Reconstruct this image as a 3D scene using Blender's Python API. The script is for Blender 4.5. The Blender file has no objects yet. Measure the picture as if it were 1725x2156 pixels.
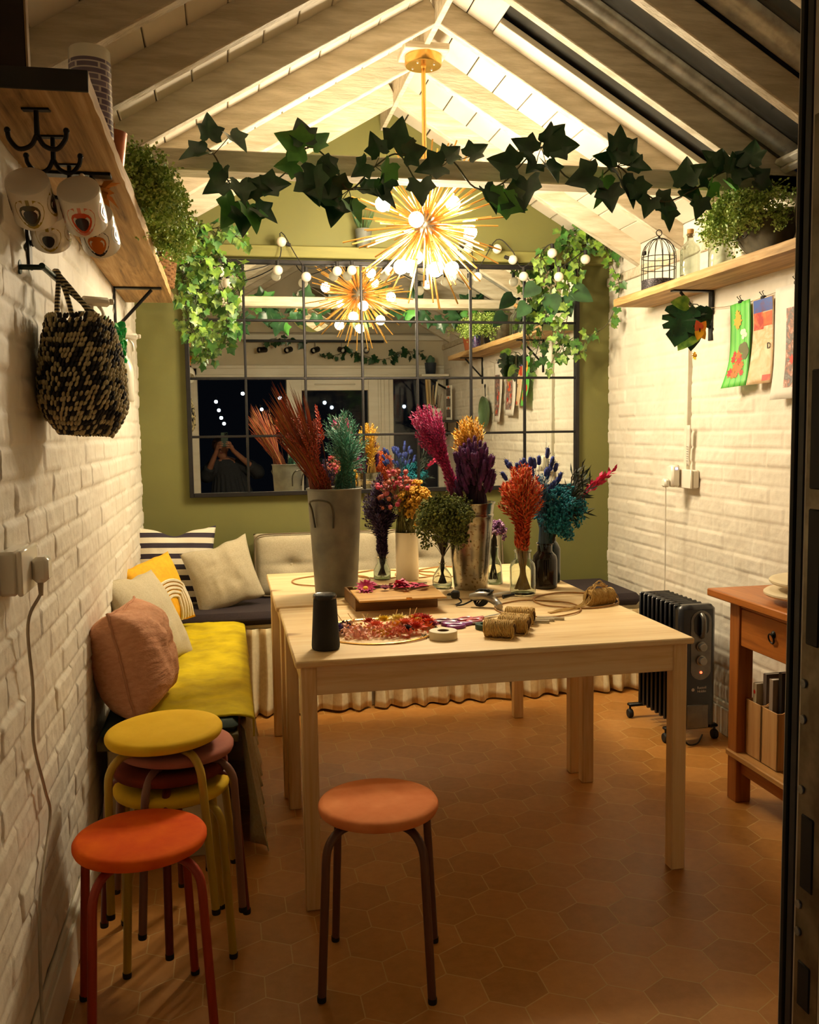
import bpy, bmesh, math, random
import numpy as np
from mathutils import Vector, Matrix, Euler
PI = math.pi
rnd = random.Random(7)
nrg = np.random.RandomState(5)
sc = bpy.context.scene
COL = sc.collection
# ------------------------------------------------------------------ camera
F, CH, YAW, PITCH, ROLL = 1941.9, 1.365, -.1946, -.0886, .0137
Rm = Matrix.Rotation(YAW, 3, 'Z') @ Matrix.Rotation(PITCH, 3, 'X') @ Matrix.Rotation(ROLL, 3, 'Y')
right, fwd, up = Rm.col[0], Rm.col[1], Rm.col[2]
cam = bpy.data.cameras.new('camera'); camo = bpy.data.objects.new('camera', cam); COL.objects.link(camo)
camo.matrix_world = Matrix(((right.x, up.x, -fwd.x, 0), (right.y, up.y, -fwd.y, 0), (right.z, up.z, -fwd.z, CH), (0, 0, 0, 1)))
cam.sensor_fit = 'VERTICAL'; cam.sensor_height = 24; cam.lens = F / 2156 * 24; cam.clip_start = .01
sc.camera = camo
# ------------------------------------------------------------------ world, light and exposure
BULB_W = 430.0
BULB_COL = (1.0, .84, .58)
w = bpy.data.worlds.new('night'); sc.world = w; w.use_nodes = True
w.node_tree.nodes['Background'].inputs[0].default_value = (.004, .005, .008, 1)
w.node_tree.nodes['Background'].inputs[1].default_value = .35
sc.view_settings.view_transform = 'Standard'; sc.view_settings.look = 'None'
sc.view_settings.exposure = 0.30; sc.view_settings.gamma = 1; sc.view_settings.use_curve_mapping = False
sc.cycles.max_bounces = 9; sc.cycles.diffuse_bounces = 6; sc.cycles.glossy_bounces = 5
sc.cycles.transmission_bounces = 8; sc.cycles.transparent_max_bounces = 8
sc.cycles.sample_clamp_indirect = 4; sc.cycles.use_denoising = True
# ------------------------------------------------------------------ materials
def lin(h):
    if not isinstance(h, str): return tuple(h[:3]) + (1,)
    v = [int(h[i:i + 2], 16) / 255 for i in (0, 2, 4)]
    return tuple(x / 12.92 if x <= .04045 else ((x + .055) / 1.055) ** 2.4 for x in v) + (1,)
MATS = {}
class NT:
    def __init__(s, name):
        s.m = bpy.data.materials.new(name); s.m.use_nodes = True; s.t = s.m.node_tree
        s.b = s.t.nodes['Principled BSDF']
    def n(s, ty, **kw):
        x = s.t.nodes.new(ty)
        for k, v in kw.items():
            if k.startswith('i_'):
                kk = k[2:]; kk = int(kk) if kk.isdigit() else kk.replace('_', ' ')
                x.inputs[kk].default_value = v
            else: setattr(x, k, v)
        return x
    def l(s, a, b): s.t.links.new(a, b)
    def math(s, op, a, b=None, c=None):
        x = s.n('ShaderNodeMath', operation=op)
        for i, v in enumerate((a, b, c)):
            if v is None: continue
            if isinstance(v, (int, float)): x.inputs[i].default_value = v
            else: s.l(v, x.inputs[i])
        return x.outputs[0]
    def mix(s, fac, a, b):
        x = s.n('ShaderNodeMix', data_type='RGBA')
        for i, v in ((0, fac), (6, a), (7, b)):
            if isinstance(v, (int, float)): x.inputs[i].default_value = v
            elif isinstance(v, tuple): x.inputs[i].default_value = v
            else: s.l(v, x.inputs[i])
        return x.outputs[2]
    def ramp(s, fac, stops):
        x = s.n('ShaderNodeValToRGB'); e = x.color_ramp.elements
        while len(e) < len(stops): e.new(.5)
        for q, (p, c) in zip(e, stops): q.position = p; q.color = lin(c)
        s.l(fac, x.inputs[0]); return x.outputs[0]
    def coord(s, kind='Object', scale=(1, 1, 1), rot=(0, 0, 0)):
        t = s.n('ShaderNodeTexCoord'); mp = s.n('ShaderNodeMapping')
        mp.inputs['Scale'].default_value = scale; mp.inputs['Rotation'].default_value = rot
        s.l(t.outputs[kind], mp.inputs[0]); return mp.outputs[0]
    def noise(s, vec, scale, detail=4, rough=.55, dist=0):
        x = s.n('ShaderNodeTexNoise'); x.inputs['Scale'].default_value = scale
        x.inputs['Detail'].default_value = detail; x.inputs['Roughness'].default_value = rough; x.inputs['Distortion'].default_value = dist
        s.l(vec, x.inputs['Vector']); return x.outputs['Fac']
    def bump(s, h, strength, dist=.01):
        x = s.n('ShaderNodeBump'); x.inputs['Strength'].default_value = strength; x.inputs['Distance'].default_value = dist
        s.l(h, x.inputs['Height']); s.l(x.outputs[0], s.b.inputs['Normal'])
    def color(s, c): 
        if isinstance(c, tuple): s.b.inputs['Base Color'].default_value = c
        else: s.l(c, s.b.inputs['Base Color'])
def mat(name, c1, c2=None, rough=.6, metal=0, scale=20, stretch=(1, 1, 1), bump=0, bscale=None, bdist=.003, spec=None, trans=0, ior=1.45, sheen=0, sub=0, coat=0, detail=4, lo=.35, hi=.65):
    if name in MATS: return MATS[name]
    t = NT(name); b = t.b
    b.inputs['Roughness'].default_value = rough; b.inputs['Metallic'].default_value = metal
    if spec is not None: b.inputs['Specular IOR Level'].default_value = spec
    if trans: b.inputs['Transmission Weight'].default_value = trans; b.inputs['IOR'].default_value = ior
    if sheen: b.inputs['Sheen Weight'].default_value = sheen; b.inputs['Sheen Roughness'].default_value = .4
    if coat: b.inputs['Coat Weight'].default_value = coat
    v = t.coord('Object', stretch)
    n = t.noise(v, scale, detail)
    t.color(t.ramp(n, [(lo, c1), (hi, c2 or c1)]))
    if bump:
        h = n if bscale is None else t.noise(v, bscale, 5, .6)
        t.bump(h, bump, bdist)
    MATS[name] = t.m; return t.m
def emit(name, col, st):
    t = NT(name); t.b.inputs['Base Color'].default_value = (.8, .8, .8, 1)
    t.b.inputs['Emission Color'].default_value = tuple(col) + (1,); t.b.inputs['Emission Strength'].default_value = st
    MATS[name] = t.m; return t.m
def wood(name, dark, mid, light, axis=0, rough=.5, knots=0, scale=1.0, bump=.15, boards=0):
    """plank wood; grain runs along the given object axis"""
    t = NT(name); t.b.inputs['Roughness'].default_value = rough
    st = [9, 9, 9]; st[axis] = .7
    v = t.coord('Object', tuple(x * scale for x in st))
    n = t.noise(v, 2.2, 7, .6, 1.2)
    st2 = [60, 60, 60]; st2[axis] = 1.6
    n2 = t.noise(t.coord('Object', tuple(x * scale for x in st2)), 2.0, 4, .6)
    f = t.math('ADD', t.math('MULTIPLY', n, .72), t.math('MULTIPLY', n2, .28))
    col = t.ramp(f, [(.34, dark), (.5, mid), (.66, light)])
    if boards:
        tc = t.n('ShaderNodeTexCoord'); sx = t.n('ShaderNodeSeparateXYZ'); t.l(tc.outputs['Object'], sx.inputs[0])
        q = t.math('DIVIDE', sx.outputs[1 if axis == 0 else 0], boards)
        wn = t.n('ShaderNodeTexWhiteNoise', noise_dimensions='1D'); t.l(t.math('FLOOR', q), wn.inputs['W'])
        col = t.mix(t.math('MULTIPLY', wn.outputs['Value'], .22), col, lin(dark))
    if knots:
        ks = [4.5, 4.5, 4.5]; ks[axis] = 2.0
        vo = t.n('ShaderNodeTexVoronoi'); vo.inputs['Scale'].default_value = knots
        t.l(t.coord('Object', tuple(ks)), vo.inputs['Vector'])
        k = t.ramp(vo.outputs['Distance'], [(.05, (1, 1, 1)), (.11, (0, 0, 0))])
        col = t.mix(t.math('MULTIPLY', k, .7), col, lin('7a4418'))
    t.color(col); t.bump(f, bump, .004)
    MATS[name] = t.m; return t.m
PAINT = mat('painted_brick', 'dcd4c4', 'd2c9b8', .62, scale=6, bump=.3, bscale=70, bdist=.004)
GREEN = mat('olive_wall_paint', '6b6a34', '666534', .7, scale=3, bump=.08, bscale=90)
CREAM = mat('cream_board', 'cfc6b4', 'c4baa7', .7, scale=7, stretch=(1, .3, 1), bump=.1, bscale=60)
GAP = mat('dark_gap', '2a241c', rough=.9)
RAFT = mat('whitewashed_rafter', 'd2c7b2', 'b3a78e', .75, scale=9, stretch=(.6, 4, 4), bump=.7, bscale=26, bdist=.006)
FRONTW = mat('cream_plaster', 'c4b9a2', 'bbb098', .7, scale=4, bump=.05)
WHITEP = mat('white_painted_wood', 'd8d2c2', 'cfc8b6', .5, scale=8, stretch=(.5, .5, 3))
BLACKM = mat('black_metal', '141313', '1c1a19', .45, .6, scale=30)
DARKMET = mat('dark_mirror_frame', '1d1c1d', '242223', .45, .5, scale=30)
MIRROR = mat('mirror_glass', 'e4e8e4', 'e4e8e4', .004, 1, scale=1)
BRASS = mat('brushed_brass', 'e3b468', 'd8a450', .25, 1, scale=40, stretch=(1, 1, .1))
GALV = mat('galvanised_steel', '8c8d88', '6c6e6a', .42, .85, scale=14, bump=.15, bscale=40)
ROOFP = mat('grimy_roof_glass', '6e6d68', '56554f', .12, trans=.72, ior=1.4, scale=5)
FLASH = mat('grey_flashing', '9c9b92', '78786f', .6, .15, scale=18, bump=.2, bscale=60)
ZINC = mat('dull_zinc', '7c7a6e', '62615a', .55, .45, scale=10, bump=.12, bscale=25)
SHINY = mat('shiny_galvanised_steel', 'acaca6', '86867f', .32, .35, scale=22, bump=.2, bscale=30)
GLASS = mat('clear_glass', 'e6eee8', rough=.0, trans=1, ior=1.45)
PANE = mat('night_pane_glass', 'dfe6ee', rough=.03, trans=1, ior=1.4)
AMBERG = mat('smoked_glass', '241d16', '1a1510', .08, trans=.35, ior=1.45)
OAK = wood('reclaimed_shelf_oak', '5f431f', 'a9854f', 'cdad7e', 1, .7, 0, .9, .6)
PINE = wood('pale_pine', 'd2ac70', 'e8cb98', 'efdab0', 0, .42, .8, 1.0, .06, .145)
PINEV = wood('pale_pine_upright', 'cda266', 'dfbf8a', 'e8cf9f', 2, .45, 0, 1.0, .06)
HONEY = wood('honey_oiled_oak', '8a4a14', 'a8601f', 'b97332', 1, .38, 0, 1.0, .08)
BOXW = wood('old_cigar_box_wood', '4e3010', '6e4a1c', '805a28', 0, .5, 0, 1.3, .1)
LEAFD = mat('dark_ivy_leaf', '17351f', '2d5230', .3, scale=14)
LEAFG = mat('bright_ivy_leaf', '3d6a22', '86a83c', .42, scale=26)
LEAFV = mat('variegated_ivy_leaf', '24491f', '8fae52', .42, scale=34)
FERN = mat('fern_green', '648a2e', 'a2b858', .55, scale=30)
STEM = mat('vine_stem', '4a3a20', '33401c', .7, scale=20)
RUBBER = mat('black_rubber', '0e0d0d', rough=.7)
WHITEC = mat('white_ceramic', 'e6e0d2', 'dfd8c8', .18, scale=4)
SEATPAD = mat('aubergine_seat_fabric', '20161c', '2a1d22', .85, scale=120, bump=.2)
def floor_mat():
    t = NT('terracotta_hex_tile'); t.b.inputs['Roughness'].default_value = .42
    tc = t.n('ShaderNodeTexCoord')
    S = .15; r = (S, S * math.sqrt(3), 1)
    def V(op, a, b=None):
        x = t.n('ShaderNodeVectorMath', operation=op)
        for i, v in enumerate((a, b)):
            if v is None: continue
            if isinstance(v, tuple): x.inputs[i].default_value = v
            else: t.l(v, x.inputs[i])
        return x
    p = V('ADD', tc.outputs['Object'], (20.0 * S + .322 + .0, 20 * r[1] - 2.717 + r[1] * 12 + .0, 0)).outputs[0]
    flat = V('MULTIPLY', p, (1, 1, 0)).outputs[0]
    h = (r[0] / 2, r[1] / 2, 0)
    a = V('SUBTRACT', V('MODULO', flat, (r[0], r[1], 1)).outputs[0], h).outputs[0]
    b = V('SUBTRACT', V('MODULO', V('ADD', flat, h).outputs[0], (r[0], r[1], 1)).outputs[0], h).outputs[0]
    la, lb = V('LENGTH', a).outputs['Value'], V('LENGTH', b).outputs['Value']
    less = t.math('LESS_THAN', la, lb)
    mx = t.n('ShaderNodeMix', data_type='VECTOR'); t.l(less, mx.inputs[0]); t.l(b, mx.inputs[4]); t.l(a, mx.inputs[5])
    g = mx.outputs[1]
    ab = V('ABSOLUTE', g).outputs[0]
    d1 = V('DOT_PRODUCT', ab, (.5, math.sqrt(3) / 2, 0)).outputs['Value']
    sx = t.n('ShaderNodeSeparateXYZ'); t.l(ab, sx.inputs[0])
    d = t.math('MAXIMUM', d1, sx.outputs[0])
    edge = t.math('SUBTRACT', S / 2, d)
    grout = t.ramp(t.math('DIVIDE', edge, .004), [(.3, (1, 1, 1)), (.5, (0, 0, 0))])
    cell = V('SUBTRACT', flat, g).outputs[0]
    wn = t.n('ShaderNodeTexWhiteNoise', noise_dimensions='3D')
    sn = V('SNAP', V('ADD', cell, (.01, .01, 0)).outputs[0], (S / 2, r[1] / 2, 1)).outputs[0]; t.l(sn, wn.inputs['Vector'])
    n = t.noise(tc.outputs['Object'], 30, 6, .65)
    big = t.noise(tc.outputs['Object'], 2.4, 3)
    f = t.math('ADD', t.math('MULTIPLY', n, .5), t.math('ADD', t.math('MULTIPLY', wn.outputs['Value'], .26), t.math('MULTIPLY', big, .3)))
    col = t.ramp(f, [(.3, '9b6622'), (.55, 'b07836'), (.8, 'c08846')])
    t.color(t.mix(grout, col, lin('c09a5c')))
    t.bump(t.math('ADD', t.math('MULTIPLY', grout, -1), t.math('MULTIPLY', n, .25)), .25, .003)
    MATS['floor'] = t.m; return t.m
FLOOR = floor_mat()
# ------------------------------------------------------------------ mesh builder
class MB:
    def __init__(s): s.v = []; s.f = []; s.mi = []
    def add(s, vs, fs, M=None, mi=0):
        o = len(s.v)
        if M is not None: vs = [tuple(M @ Vector(p)) for p in vs]
        s.v.extend(tuple(p) for p in vs)
        for f in fs: s.f.append(tuple(i + o for i in f)); s.mi.append(mi)
        return s
    def box(s, c, d, b=0.002, M=None, mi=0):
        h = [x / 2 for x in d]; b = min(b, min(h) * .95)
        vs = []; idx = {}
        for sx in (-1, 1):
            for sy in (-1, 1):
                for sz in (-1, 1):
                    sg = (sx, sy, sz)
                    for a in range(3):
                        p = [c[k] + sg[k] * (h[k] if k == a else h[k] - b) for k in range(3)]
                        idx[(sg, a)] = len(vs); vs.append(p)
        fs = []
        for a in range(3):
            o1, o2 = (a + 1) % 3, (a + 2) % 3
            for sa in (-1, 1):
                q = []
                for s1, s2 in ((-1, -1), (1, -1), (1, 1), (-1, 1)):
                    sg = [0, 0, 0]; sg[a] = sa; sg[o1] = s1; sg[o2] = s2; q.append(idx[(tuple(sg), a)])
                fs.append(q if sa > 0 else q[::-1])
            for s1 in (-1, 1):
                for s2 in (-1, 1):
                    A = [0, 0, 0]; B = [0, 0, 0]; A[a] = -1; B[a] = 1
                    for X in (A, B): X[o1] = s1; X[o2] = s2
                    q = [idx[(tuple(A), o1)], idx[(tuple(B), o1)], idx[(tuple(B), o2)], idx[(tuple(A), o2)]]
                    fs.append(q if s1 * s2 < 0 else q[::-1])
        for sx in (-1, 1):
            for sy in (-1, 1):
                for sz in (-1, 1):
                    q = [idx[((sx, sy, sz), a)] for a in range(3)]; fs.append(q if sx * sy * sz > 0 else q[::-1])
        return s.add(vs, fs, M, mi)
    def lathe(s, prof, n=32, M=None, mi=0, cap=True):
        vs = []; fs = []
        for r, z in prof:
            for k in range(n):
                a = 2 * PI * k / n; vs.append((r * math.cos(a), r * math.sin(a), z))
        for i in range(len(prof) - 1):
            for k in range(n):
                k2 = (k + 1) % n; fs.append((i * n + k, i * n + k2, (i + 1) * n + k2, (i + 1) * n + k))
        if cap:
            if prof[0][0] > 1e-6: fs.append(tuple(range(n))[::-1])
            if prof[-1][0] > 1e-6: fs.append(tuple((len(prof) - 1) * n + k for k in range(n)))
        return s.add(vs, fs, M, mi)
    def tube(s, pts, r, n=8, M=None, mi=0, closed=False):
        pts = [Vector(p) for p in pts]; N = len(pts)
        rs = r if isinstance(r, (list, tuple)) else [r] * N
        vs = []; fs = []; nx = None
        for i, p in enumerate(pts):
            if closed: d = pts[(i + 1) % N] - pts[i - 1]
            else: d = pts[min(i + 1, N - 1)] - pts[max(i - 1, 0)]
            if d.length < 1e-9: d = Vector((0, 0, 1))
            d.normalize()
            if nx is None:
                nx = d.cross(Vector((0, 0, 1)) if abs(d.z) < .9 else Vector((1, 0, 0))).normalized()
            else:
                nx = nx - d * nx.dot(d)
                nx = nx.normalized() if nx.length > 1e-6 else d.orthogonal().normalized()
            ny = d.cross(nx)
            for k in range(n):
                a = 2 * PI * k / n; vs.append(p + (nx * math.cos(a) + ny * math.sin(a)) * rs[i])
        for i in range(N if closed else N - 1):
            j = (i + 1) % N
            for k in range(n):
                k2 = (k + 1) % n; fs.append((i * n + k, i * n + k2, j * n + k2, j * n + k))
        if not closed:
            fs.append(tuple(range(n))[::-1]); fs.append(tuple((N - 1) * n + k for k in range(n)))
        return s.add(vs, fs, M, mi)
    def ball(s, c, r, n=10, m=6, mi=0, M=None):
        rr = r if isinstance(r, (tuple, list)) else (r, r, r)
        vs = [(c[0], c[1], c[2] - rr[2])]
        for i in range(1, m):
            t = -PI / 2 + PI * i / m
            for k in range(n):
                a = 2 * PI * k / n
                vs.append((c[0] + rr[0] * math.cos(t) * math.cos(a), c[1] + rr[1] * math.cos(t) * math.sin(a), c[2] + rr[2] * math.sin(t)))
        vs.append((c[0], c[1], c[2] + rr[2])); fs = []
        for k in range(n):
            k2 = (k + 1) % n; fs.append((0, 1 + k2, 1 + k)); e = 1 + (m - 2) * n; fs.append((e + k, e + k2, len(vs) - 1))
            for i in range(m - 2): a = 1 + i * n; fs.append((a + k, a + k2, a + n + k2, a + n + k))
        return s.add(vs, fs, M, mi)
    def grid(s, nu, nv, fn, mi=0, M=None, closed_u=False):
        vs = [fn(i / (nu if closed_u else nu - 1), j / (nv - 1)) for i in range(nu) for j in range(nv)]
        fs = []
        for i in range(nu if closed_u else nu - 1):
            i2 = (i + 1) % nu
            for j in range(nv - 1): fs.append((i * nv + j, i2 * nv + j, i2 * nv + j + 1, i * nv + j + 1))
        return s.add(vs, fs, M, mi)
    def leaf(s, p, d, nrm, L, W, mi=0, bend=0.0):
        p = Vector(p); d = Vector(d).normalized(); nrm = Vector(nrm)
        sd = d.cross(nrm)
        sd = sd.normalized() if sd.length > 1e-5 else d.orthogonal().normalized()
        nn = sd.cross(d)
        m = p + d * L * .5 + nn * bend * L
        return s.add([p, m + sd * W / 2, p + d * L, m - sd * W / 2], [(0, 1, 2, 3)], None, mi)
    def build(s, name, m, parent=None, loc=(0, 0, 0), rot=(0, 0, 0), smooth=True, ang=40, solid=0, fix=True):
        me = bpy.data.meshes.new(name); me.from_pydata(s.v, [], s.f)
        ms = m if isinstance(m, (list, tuple)) else [m]
        for q in ms: me.materials.append(q)
        if len(ms) > 1: me.polygons.foreach_set('material_index', s.mi)
        if fix:
            bm = bmesh.new(); bm.from_mesh(me); bmesh.ops.recalc_face_normals(bm, faces=bm.faces); bm.to_mesh(me); bm.free()
        if smooth:
            me.polygons.foreach_set('use_smooth', [True] * len(me.polygons)); me.set_sharp_from_angle(angle=math.radians(ang))
        me.update()
        o = bpy.data.objects.new(name, me); COL.objects.link(o); o.location = loc; o.rotation_euler = rot
        if parent: o.parent = parent
        if solid:
            md = o.modifiers.new('thickness', 'SOLIDIFY'); md.thickness = solid; md.offset = 0
        return o
def tag(o, label=None, cat=None, group=None, kind=None):
    if label: o['label'] = label
    if cat: o['category'] = cat
    if group: o['group'] = group
    if kind: o['kind'] = kind
    return o
def thing(name, label, cat, loc=(0, 0, 0), rz=0, group=None):
    o = bpy.data.objects.new(name, None); COL.objects.link(o); o.empty_display_size = .05
    o.location = loc; o.rotation_euler = rz if isinstance(rz, (tuple, list)) else (0, 0, rz)
    return tag(o, label, cat, group)
def struct(mb, name, m, label=None, **k):
    o = mb.build(name, m, **k); o['kind'] = 'structure'
    if label: o['label'] = label; 
    return o
def dup(root, loc, rz, label, group=None):
    r = root.copy(); COL.objects.link(r); r.location = loc
    r.rotation_euler = rz if isinstance(rz, (tuple, list)) else (0, 0, rz); r['label'] = label
    if group: r['group'] = group
    for ch in list(root.children):
        c = ch.copy(); COL.objects.link(c); c.parent = r
        for g in list(ch.children):
            d = g.copy(); COL.objects.link(d); d.parent = c
    return r
def rotz(d, fr=(0, 0, 1)): return Vector(fr).rotation_difference(Vector(d).normalized()).to_matrix().to_4x4()
def T(x, y, z): return Matrix.Translation((x, y, z))
def rv(s=1): return Vector((rnd.uniform(-s, s), rnd.uniform(-s, s), rnd.uniform(-s, s)))
def catmull(pts, k=6):
    P = [Vector(p) for p in pts]; P = [P[0] * 2 - P[1]] + P + [P[-1] * 2 - P[-2]]; out = []
    for i in range(1, len(P) - 2):
        for j in range(k):
            t = j / k; a, b, c, d = P[i - 1:i + 3]
            out.append(.5 * ((2 * b) + (c - a) * t + (2 * a - 5 * b + 4 * c - d) * t * t + (3 * b - a - 3 * c + d) * t ** 3))
    out.append(P[-2]); return out
def vnoise(x, y, seed=0):
    """smooth value noise on arrays"""
    xi, yi = np.floor(x).astype(int), np.floor(y).astype(int); fx, fy = x - xi, y - yi
    fx = fx * fx * (3 - 2 * fx); fy = fy * fy * (3 - 2 * fy)
    def h(a, b):
        q = (a * 374761393 + b * 668265263 + seed * 1442695041) & 0x7fffffff
        q = (q ^ (q >> 13)) * 1274126177 & 0x7fffffff
        return ((q ^ (q >> 16)) & 0xffff) / 65535.
    return (h(xi, yi) * (1 - fx) + h(xi + 1, yi) * fx) * (1 - fy) + (h(xi, yi + 1) * (1 - fx) + h(xi + 1, yi + 1) * fx) * fy
def sn(x, y, seed=0): return float(vnoise(np.array([x]), np.array([y]), seed)[0]) - .5
# ------------------------------------------------------------------ room shell
XL, XR, YF, YB = -.439, 2.145, .87, 4.96
RX, RZ, SL = .86, 3.06, .586          # ridge line, underside of boards at the ridge, slope
def roofz(x, z0=RZ): return z0 - SL * abs(x - RX)
EAVE = roofz(XR)
mb = MB(); mb.box((.9, 2.8, -.05), (2.9, 4.6, .1), .001); struct(mb, 'floor', FLOOR)
def brick_wall(name, X, sgn):
    nz = 306; y0, y1 = YF - .12, YB
    dz = EAVE / nz; ny = int((y1 - y0) / (.0052 if sgn > 0 else .0078))
    ys = np.linspace(y0, y1, ny + 1); zs = np.linspace(0, EAVE, nz + 1)
    Yg, Zg = np.meshgrid(ys, zs, indexing='ij')
    CHT, BL = .075, .225
    row = np.floor(Zg / CHT + .1).astype(int); fz = (Zg / CHT + .1) - row
    wob = (vnoise(Yg * 3, row * 7.3, 3) - .5) * .12
    fz2 = np.clip(fz + wob * .6, 0, 1)
    off = np.where(row % 2 == 0, 0, .5) + (vnoise(row * 1.7, row * .3, 9) - .5) * .25
    cy = Yg / BL + off; ci = np.floor(cy).astype(int); fy = cy - ci
    ez = np.minimum(fz2, 1 - fz2) * CHT; ey = np.minimum(fy, 1 - fy) * BL
    def st(e, w): t = np.clip(e / w, 0, 1); return t * t * (3 - 2 * t)
    q = st(ez, .013) * np.maximum(st(ey, .011), .1 + .9 * (vnoise(ci * 3.1, row * 5.7, 4) > .78))
    bo = (vnoise(ci * 1.0, row * 1.0, 11) - .5) * .0065
    ridge = np.exp(-((ez - .0115) / .003) ** 2) * .0022 * (vnoise(Yg * 22, row * 3.3, 8))
    d = q * (.0042 + bo) + ridge + (vnoise(Yg * 38, Zg * 46, 1) - .5) * .0028 + (vnoise(Yg * 9, Zg * 11, 2) - .5) * .005 + (vnoise(Yg * 85, Zg * 85, 6) - .5) * .0013
    if sgn > 0: d -= .009 * np.exp(-(ey / .0035) ** 2) * st(ez, .01) * (vnoise(ci * 5.3, row * 2.9, 14) > .5) * (.4 + vnoise(Yg * 30, Zg * 40, 15))
    d[:, 0] = 0
    V = np.stack([X + sgn * d, Yg, Zg], -1).reshape(-1, 3)
    i = np.arange(ny)[:, None] * (nz + 1) + np.arange(nz)[None, :]
    Fq = np.stack([i, i + nz + 1, i + nz + 2, i + 1], -1).reshape(-1, 4)
    me = bpy.data.meshes.new(name); me.vertices.add(len(V)); me.vertices.foreach_set('co', V.ravel())
    me.loops.add(Fq.size); me.loops.foreach_set('vertex_index', Fq.ravel().astype(np.int32))
    me.polygons.add(len(Fq)); me.polygons.foreach_set('loop_start', np.arange(0, Fq.size, 4, dtype=np.int32))
    me.polygons.foreach_set('use_smooth', np.ones(len(Fq), bool)); me.update(); me.validate()
    me.materials.append(PAINT); o = bpy.data.objects.new(name, me); COL.objects.link(o); o['kind'] = 'structure'
    return o
brick_wall('wall_left', XL, 1); brick_wall('wall_right', XR, -1)
def gable(y, th, holes=None):
    m = MB(); z = EAVE
    pr = [(XL - .06, 0), (XR + .06, 0), (XR + .06, roofz(XR + .06) + .02), (RX, RZ + .02), (XL - .06, roofz(XL - .06) + .02)]
    vs = [(x, y, zz) for x, zz in pr] + [(x, y + th, zz) for x, zz in pr]; n = len(pr)
    m.add(vs, [tuple(range(n)), tuple(range(n, 2 * n))[::-1]] + [(i, (i + 1) % n, n + (i + 1) % n, n + i) for i in range(n)])
    return m
struct(gable(YB, .1), 'wall_back', GREEN, smooth=False)
# ceiling boards run the length of the room, groove between each
def ceiling(name, sgn, y0, y1, u0=0, u1=None):
    m = MB(); L = math.hypot(1, SL); tot = (XR + .1 - RX) * L if u1 is None else u1
    wd = .135; k = 0; u = u0
    ux, uz = sgn / L, -SL / L; nx, nz = sgn * SL / L, 1 / L
    while u < tot - 1e-4:
        a, b = u + .002, min(u + wd, tot) - .002
        cx, cz = RX + ux * (a + b) / 2 + nx * .009, RZ + uz * (a + b) / 2 + nz * .009
        ang = math.atan2(uz, ux)
        j = rnd.uniform(0, .002)
        M_ = T(cx + nx * j, (y0 + y1) / 2, cz + nz * j) @ Matrix.Rotation(-ang, 4, 'Y')
        m.box((0, 0, 0), (b - a, y1 - y0, .018), .003, M_, 0); u += wd
    cx, cz = RX + ux * (u0 + tot) / 2 + nx * .03, RZ + uz * (u0 + tot) / 2 + nz * .03
    m.box((0, 0, 0), (tot - u0, y1 - y0, .02), .001, T(cx, (y0 + y1) / 2, cz) @ Matrix.Rotation(-math.atan2(uz, ux), 4, 'Y'), 1)
    return struct(m, name, [CREAM, GAP])
LR = math.hypot(1, SL)
ceiling('ceiling_left', -1, YF - .12, YB)
ceiling('ceiling_right', 1, 3.66, YB)
ceiling('ceiling_right_ridge', 1, YF - .12, 3.66, 0, .225 * LR)
def on_slope(sgn, x, y, off=0):
    """matrix with local x down the slope, z out of the roof; origin on the underside of the boards"""
    M_ = T(x, y, roofz(x)) @ Matrix.Rotation(math.atan2(SL, 1) * (1 if sgn > 0 else -1), 4, 'Y')
    return M_ @ T(0, 0, off)
RAFY = [1.08, 1.51, 1.94, 2.37, 2.79, 3.22, 3.66, 4.10, 4.56]
for sgn in (-1, 1):
    for k, y in enumerate(RAFY):
        m = MB(); xa, xb = RX + sgn * .012, (XR + .06 if sgn > 0 else XL - .06)
        xm = (xa + xb) / 2; ln = abs(xb - xa) * LR
        M_ = T(xm, y + .0225, roofz(xm) - .051) @ Matrix.Rotation(math.atan2(SL, 1) * sgn, 4, 'Y')
        m.box((0, 0, 0), (ln, .045, .099), .004, M_)
        struct(m, 'rafter', RAFT)
m = MB(); m.box((RX, (YF + YB) / 2, 3.0), (.024, YB - YF, .115), .002); struct(m, 'ridge_board', RAFT)
# roof glazing on the right: three bays between the rafters
bays = [(3.425, 3.555, 3.225, 3.66), (2.935, 3.125, 2.835, 3.22), (2.505, 2.66, 2.415, 2.79), (2.075, 2.25, 1.985, 2.37)]
x0, x1 = 1.085, XR - .06
for k, (g0, g1, b0, b1) in enumerate(bays):
    xm = (x0 + x1) / 2; ln = (x1 - x0) * LR
    m = MB(); m.box((0, 0, .034), (ln, b1 - b0 + .04, .006), .0005, on_slope(1, xm, (b0 + b1) / 2))
    o = struct(m, 'window_%d' % (k + 1), ROOFP)
    m = MB(); m.box((0, 0, .014), (ln, g0 - b0, .02), .003, on_slope(1, xm, (b0 + g0) / 2)); m.build('side_flashing', FLASH, o)
    m = MB()
    if k == 0: m.box((0, 0, .004), (ln, b1 - g1, .024), .002, on_slope(1, xm, (b1 + g1) / 2)); m.build('lining_board', CREAM, o)
    else:
        yc = (b1 + g1) / 2; rr = (b1 - g1) / 2
        m.grid(10, 2, lambda u, v: (-ln / 2 + v * ln, -rr * math.cos(PI * u), .03 - .035 * math.sin(PI * u)), 0, on_slope(1, xm, yc)); m.build('rolled_flashing', SHINY, o)
    m = MB(); m.box((ln / 2 + .012, 0, .0), (.03, b1 - b0, .06), .004, on_slope(1, xm, (b0 + b1) / 2)); m.box((ln / 2 - .02, 0, -.012), (.03, b1 - b0, .02), .003, on_slope(1, xm, (b0 + b1) / 2)); m.build('bottom_rail', WHITEP, o)
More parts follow.
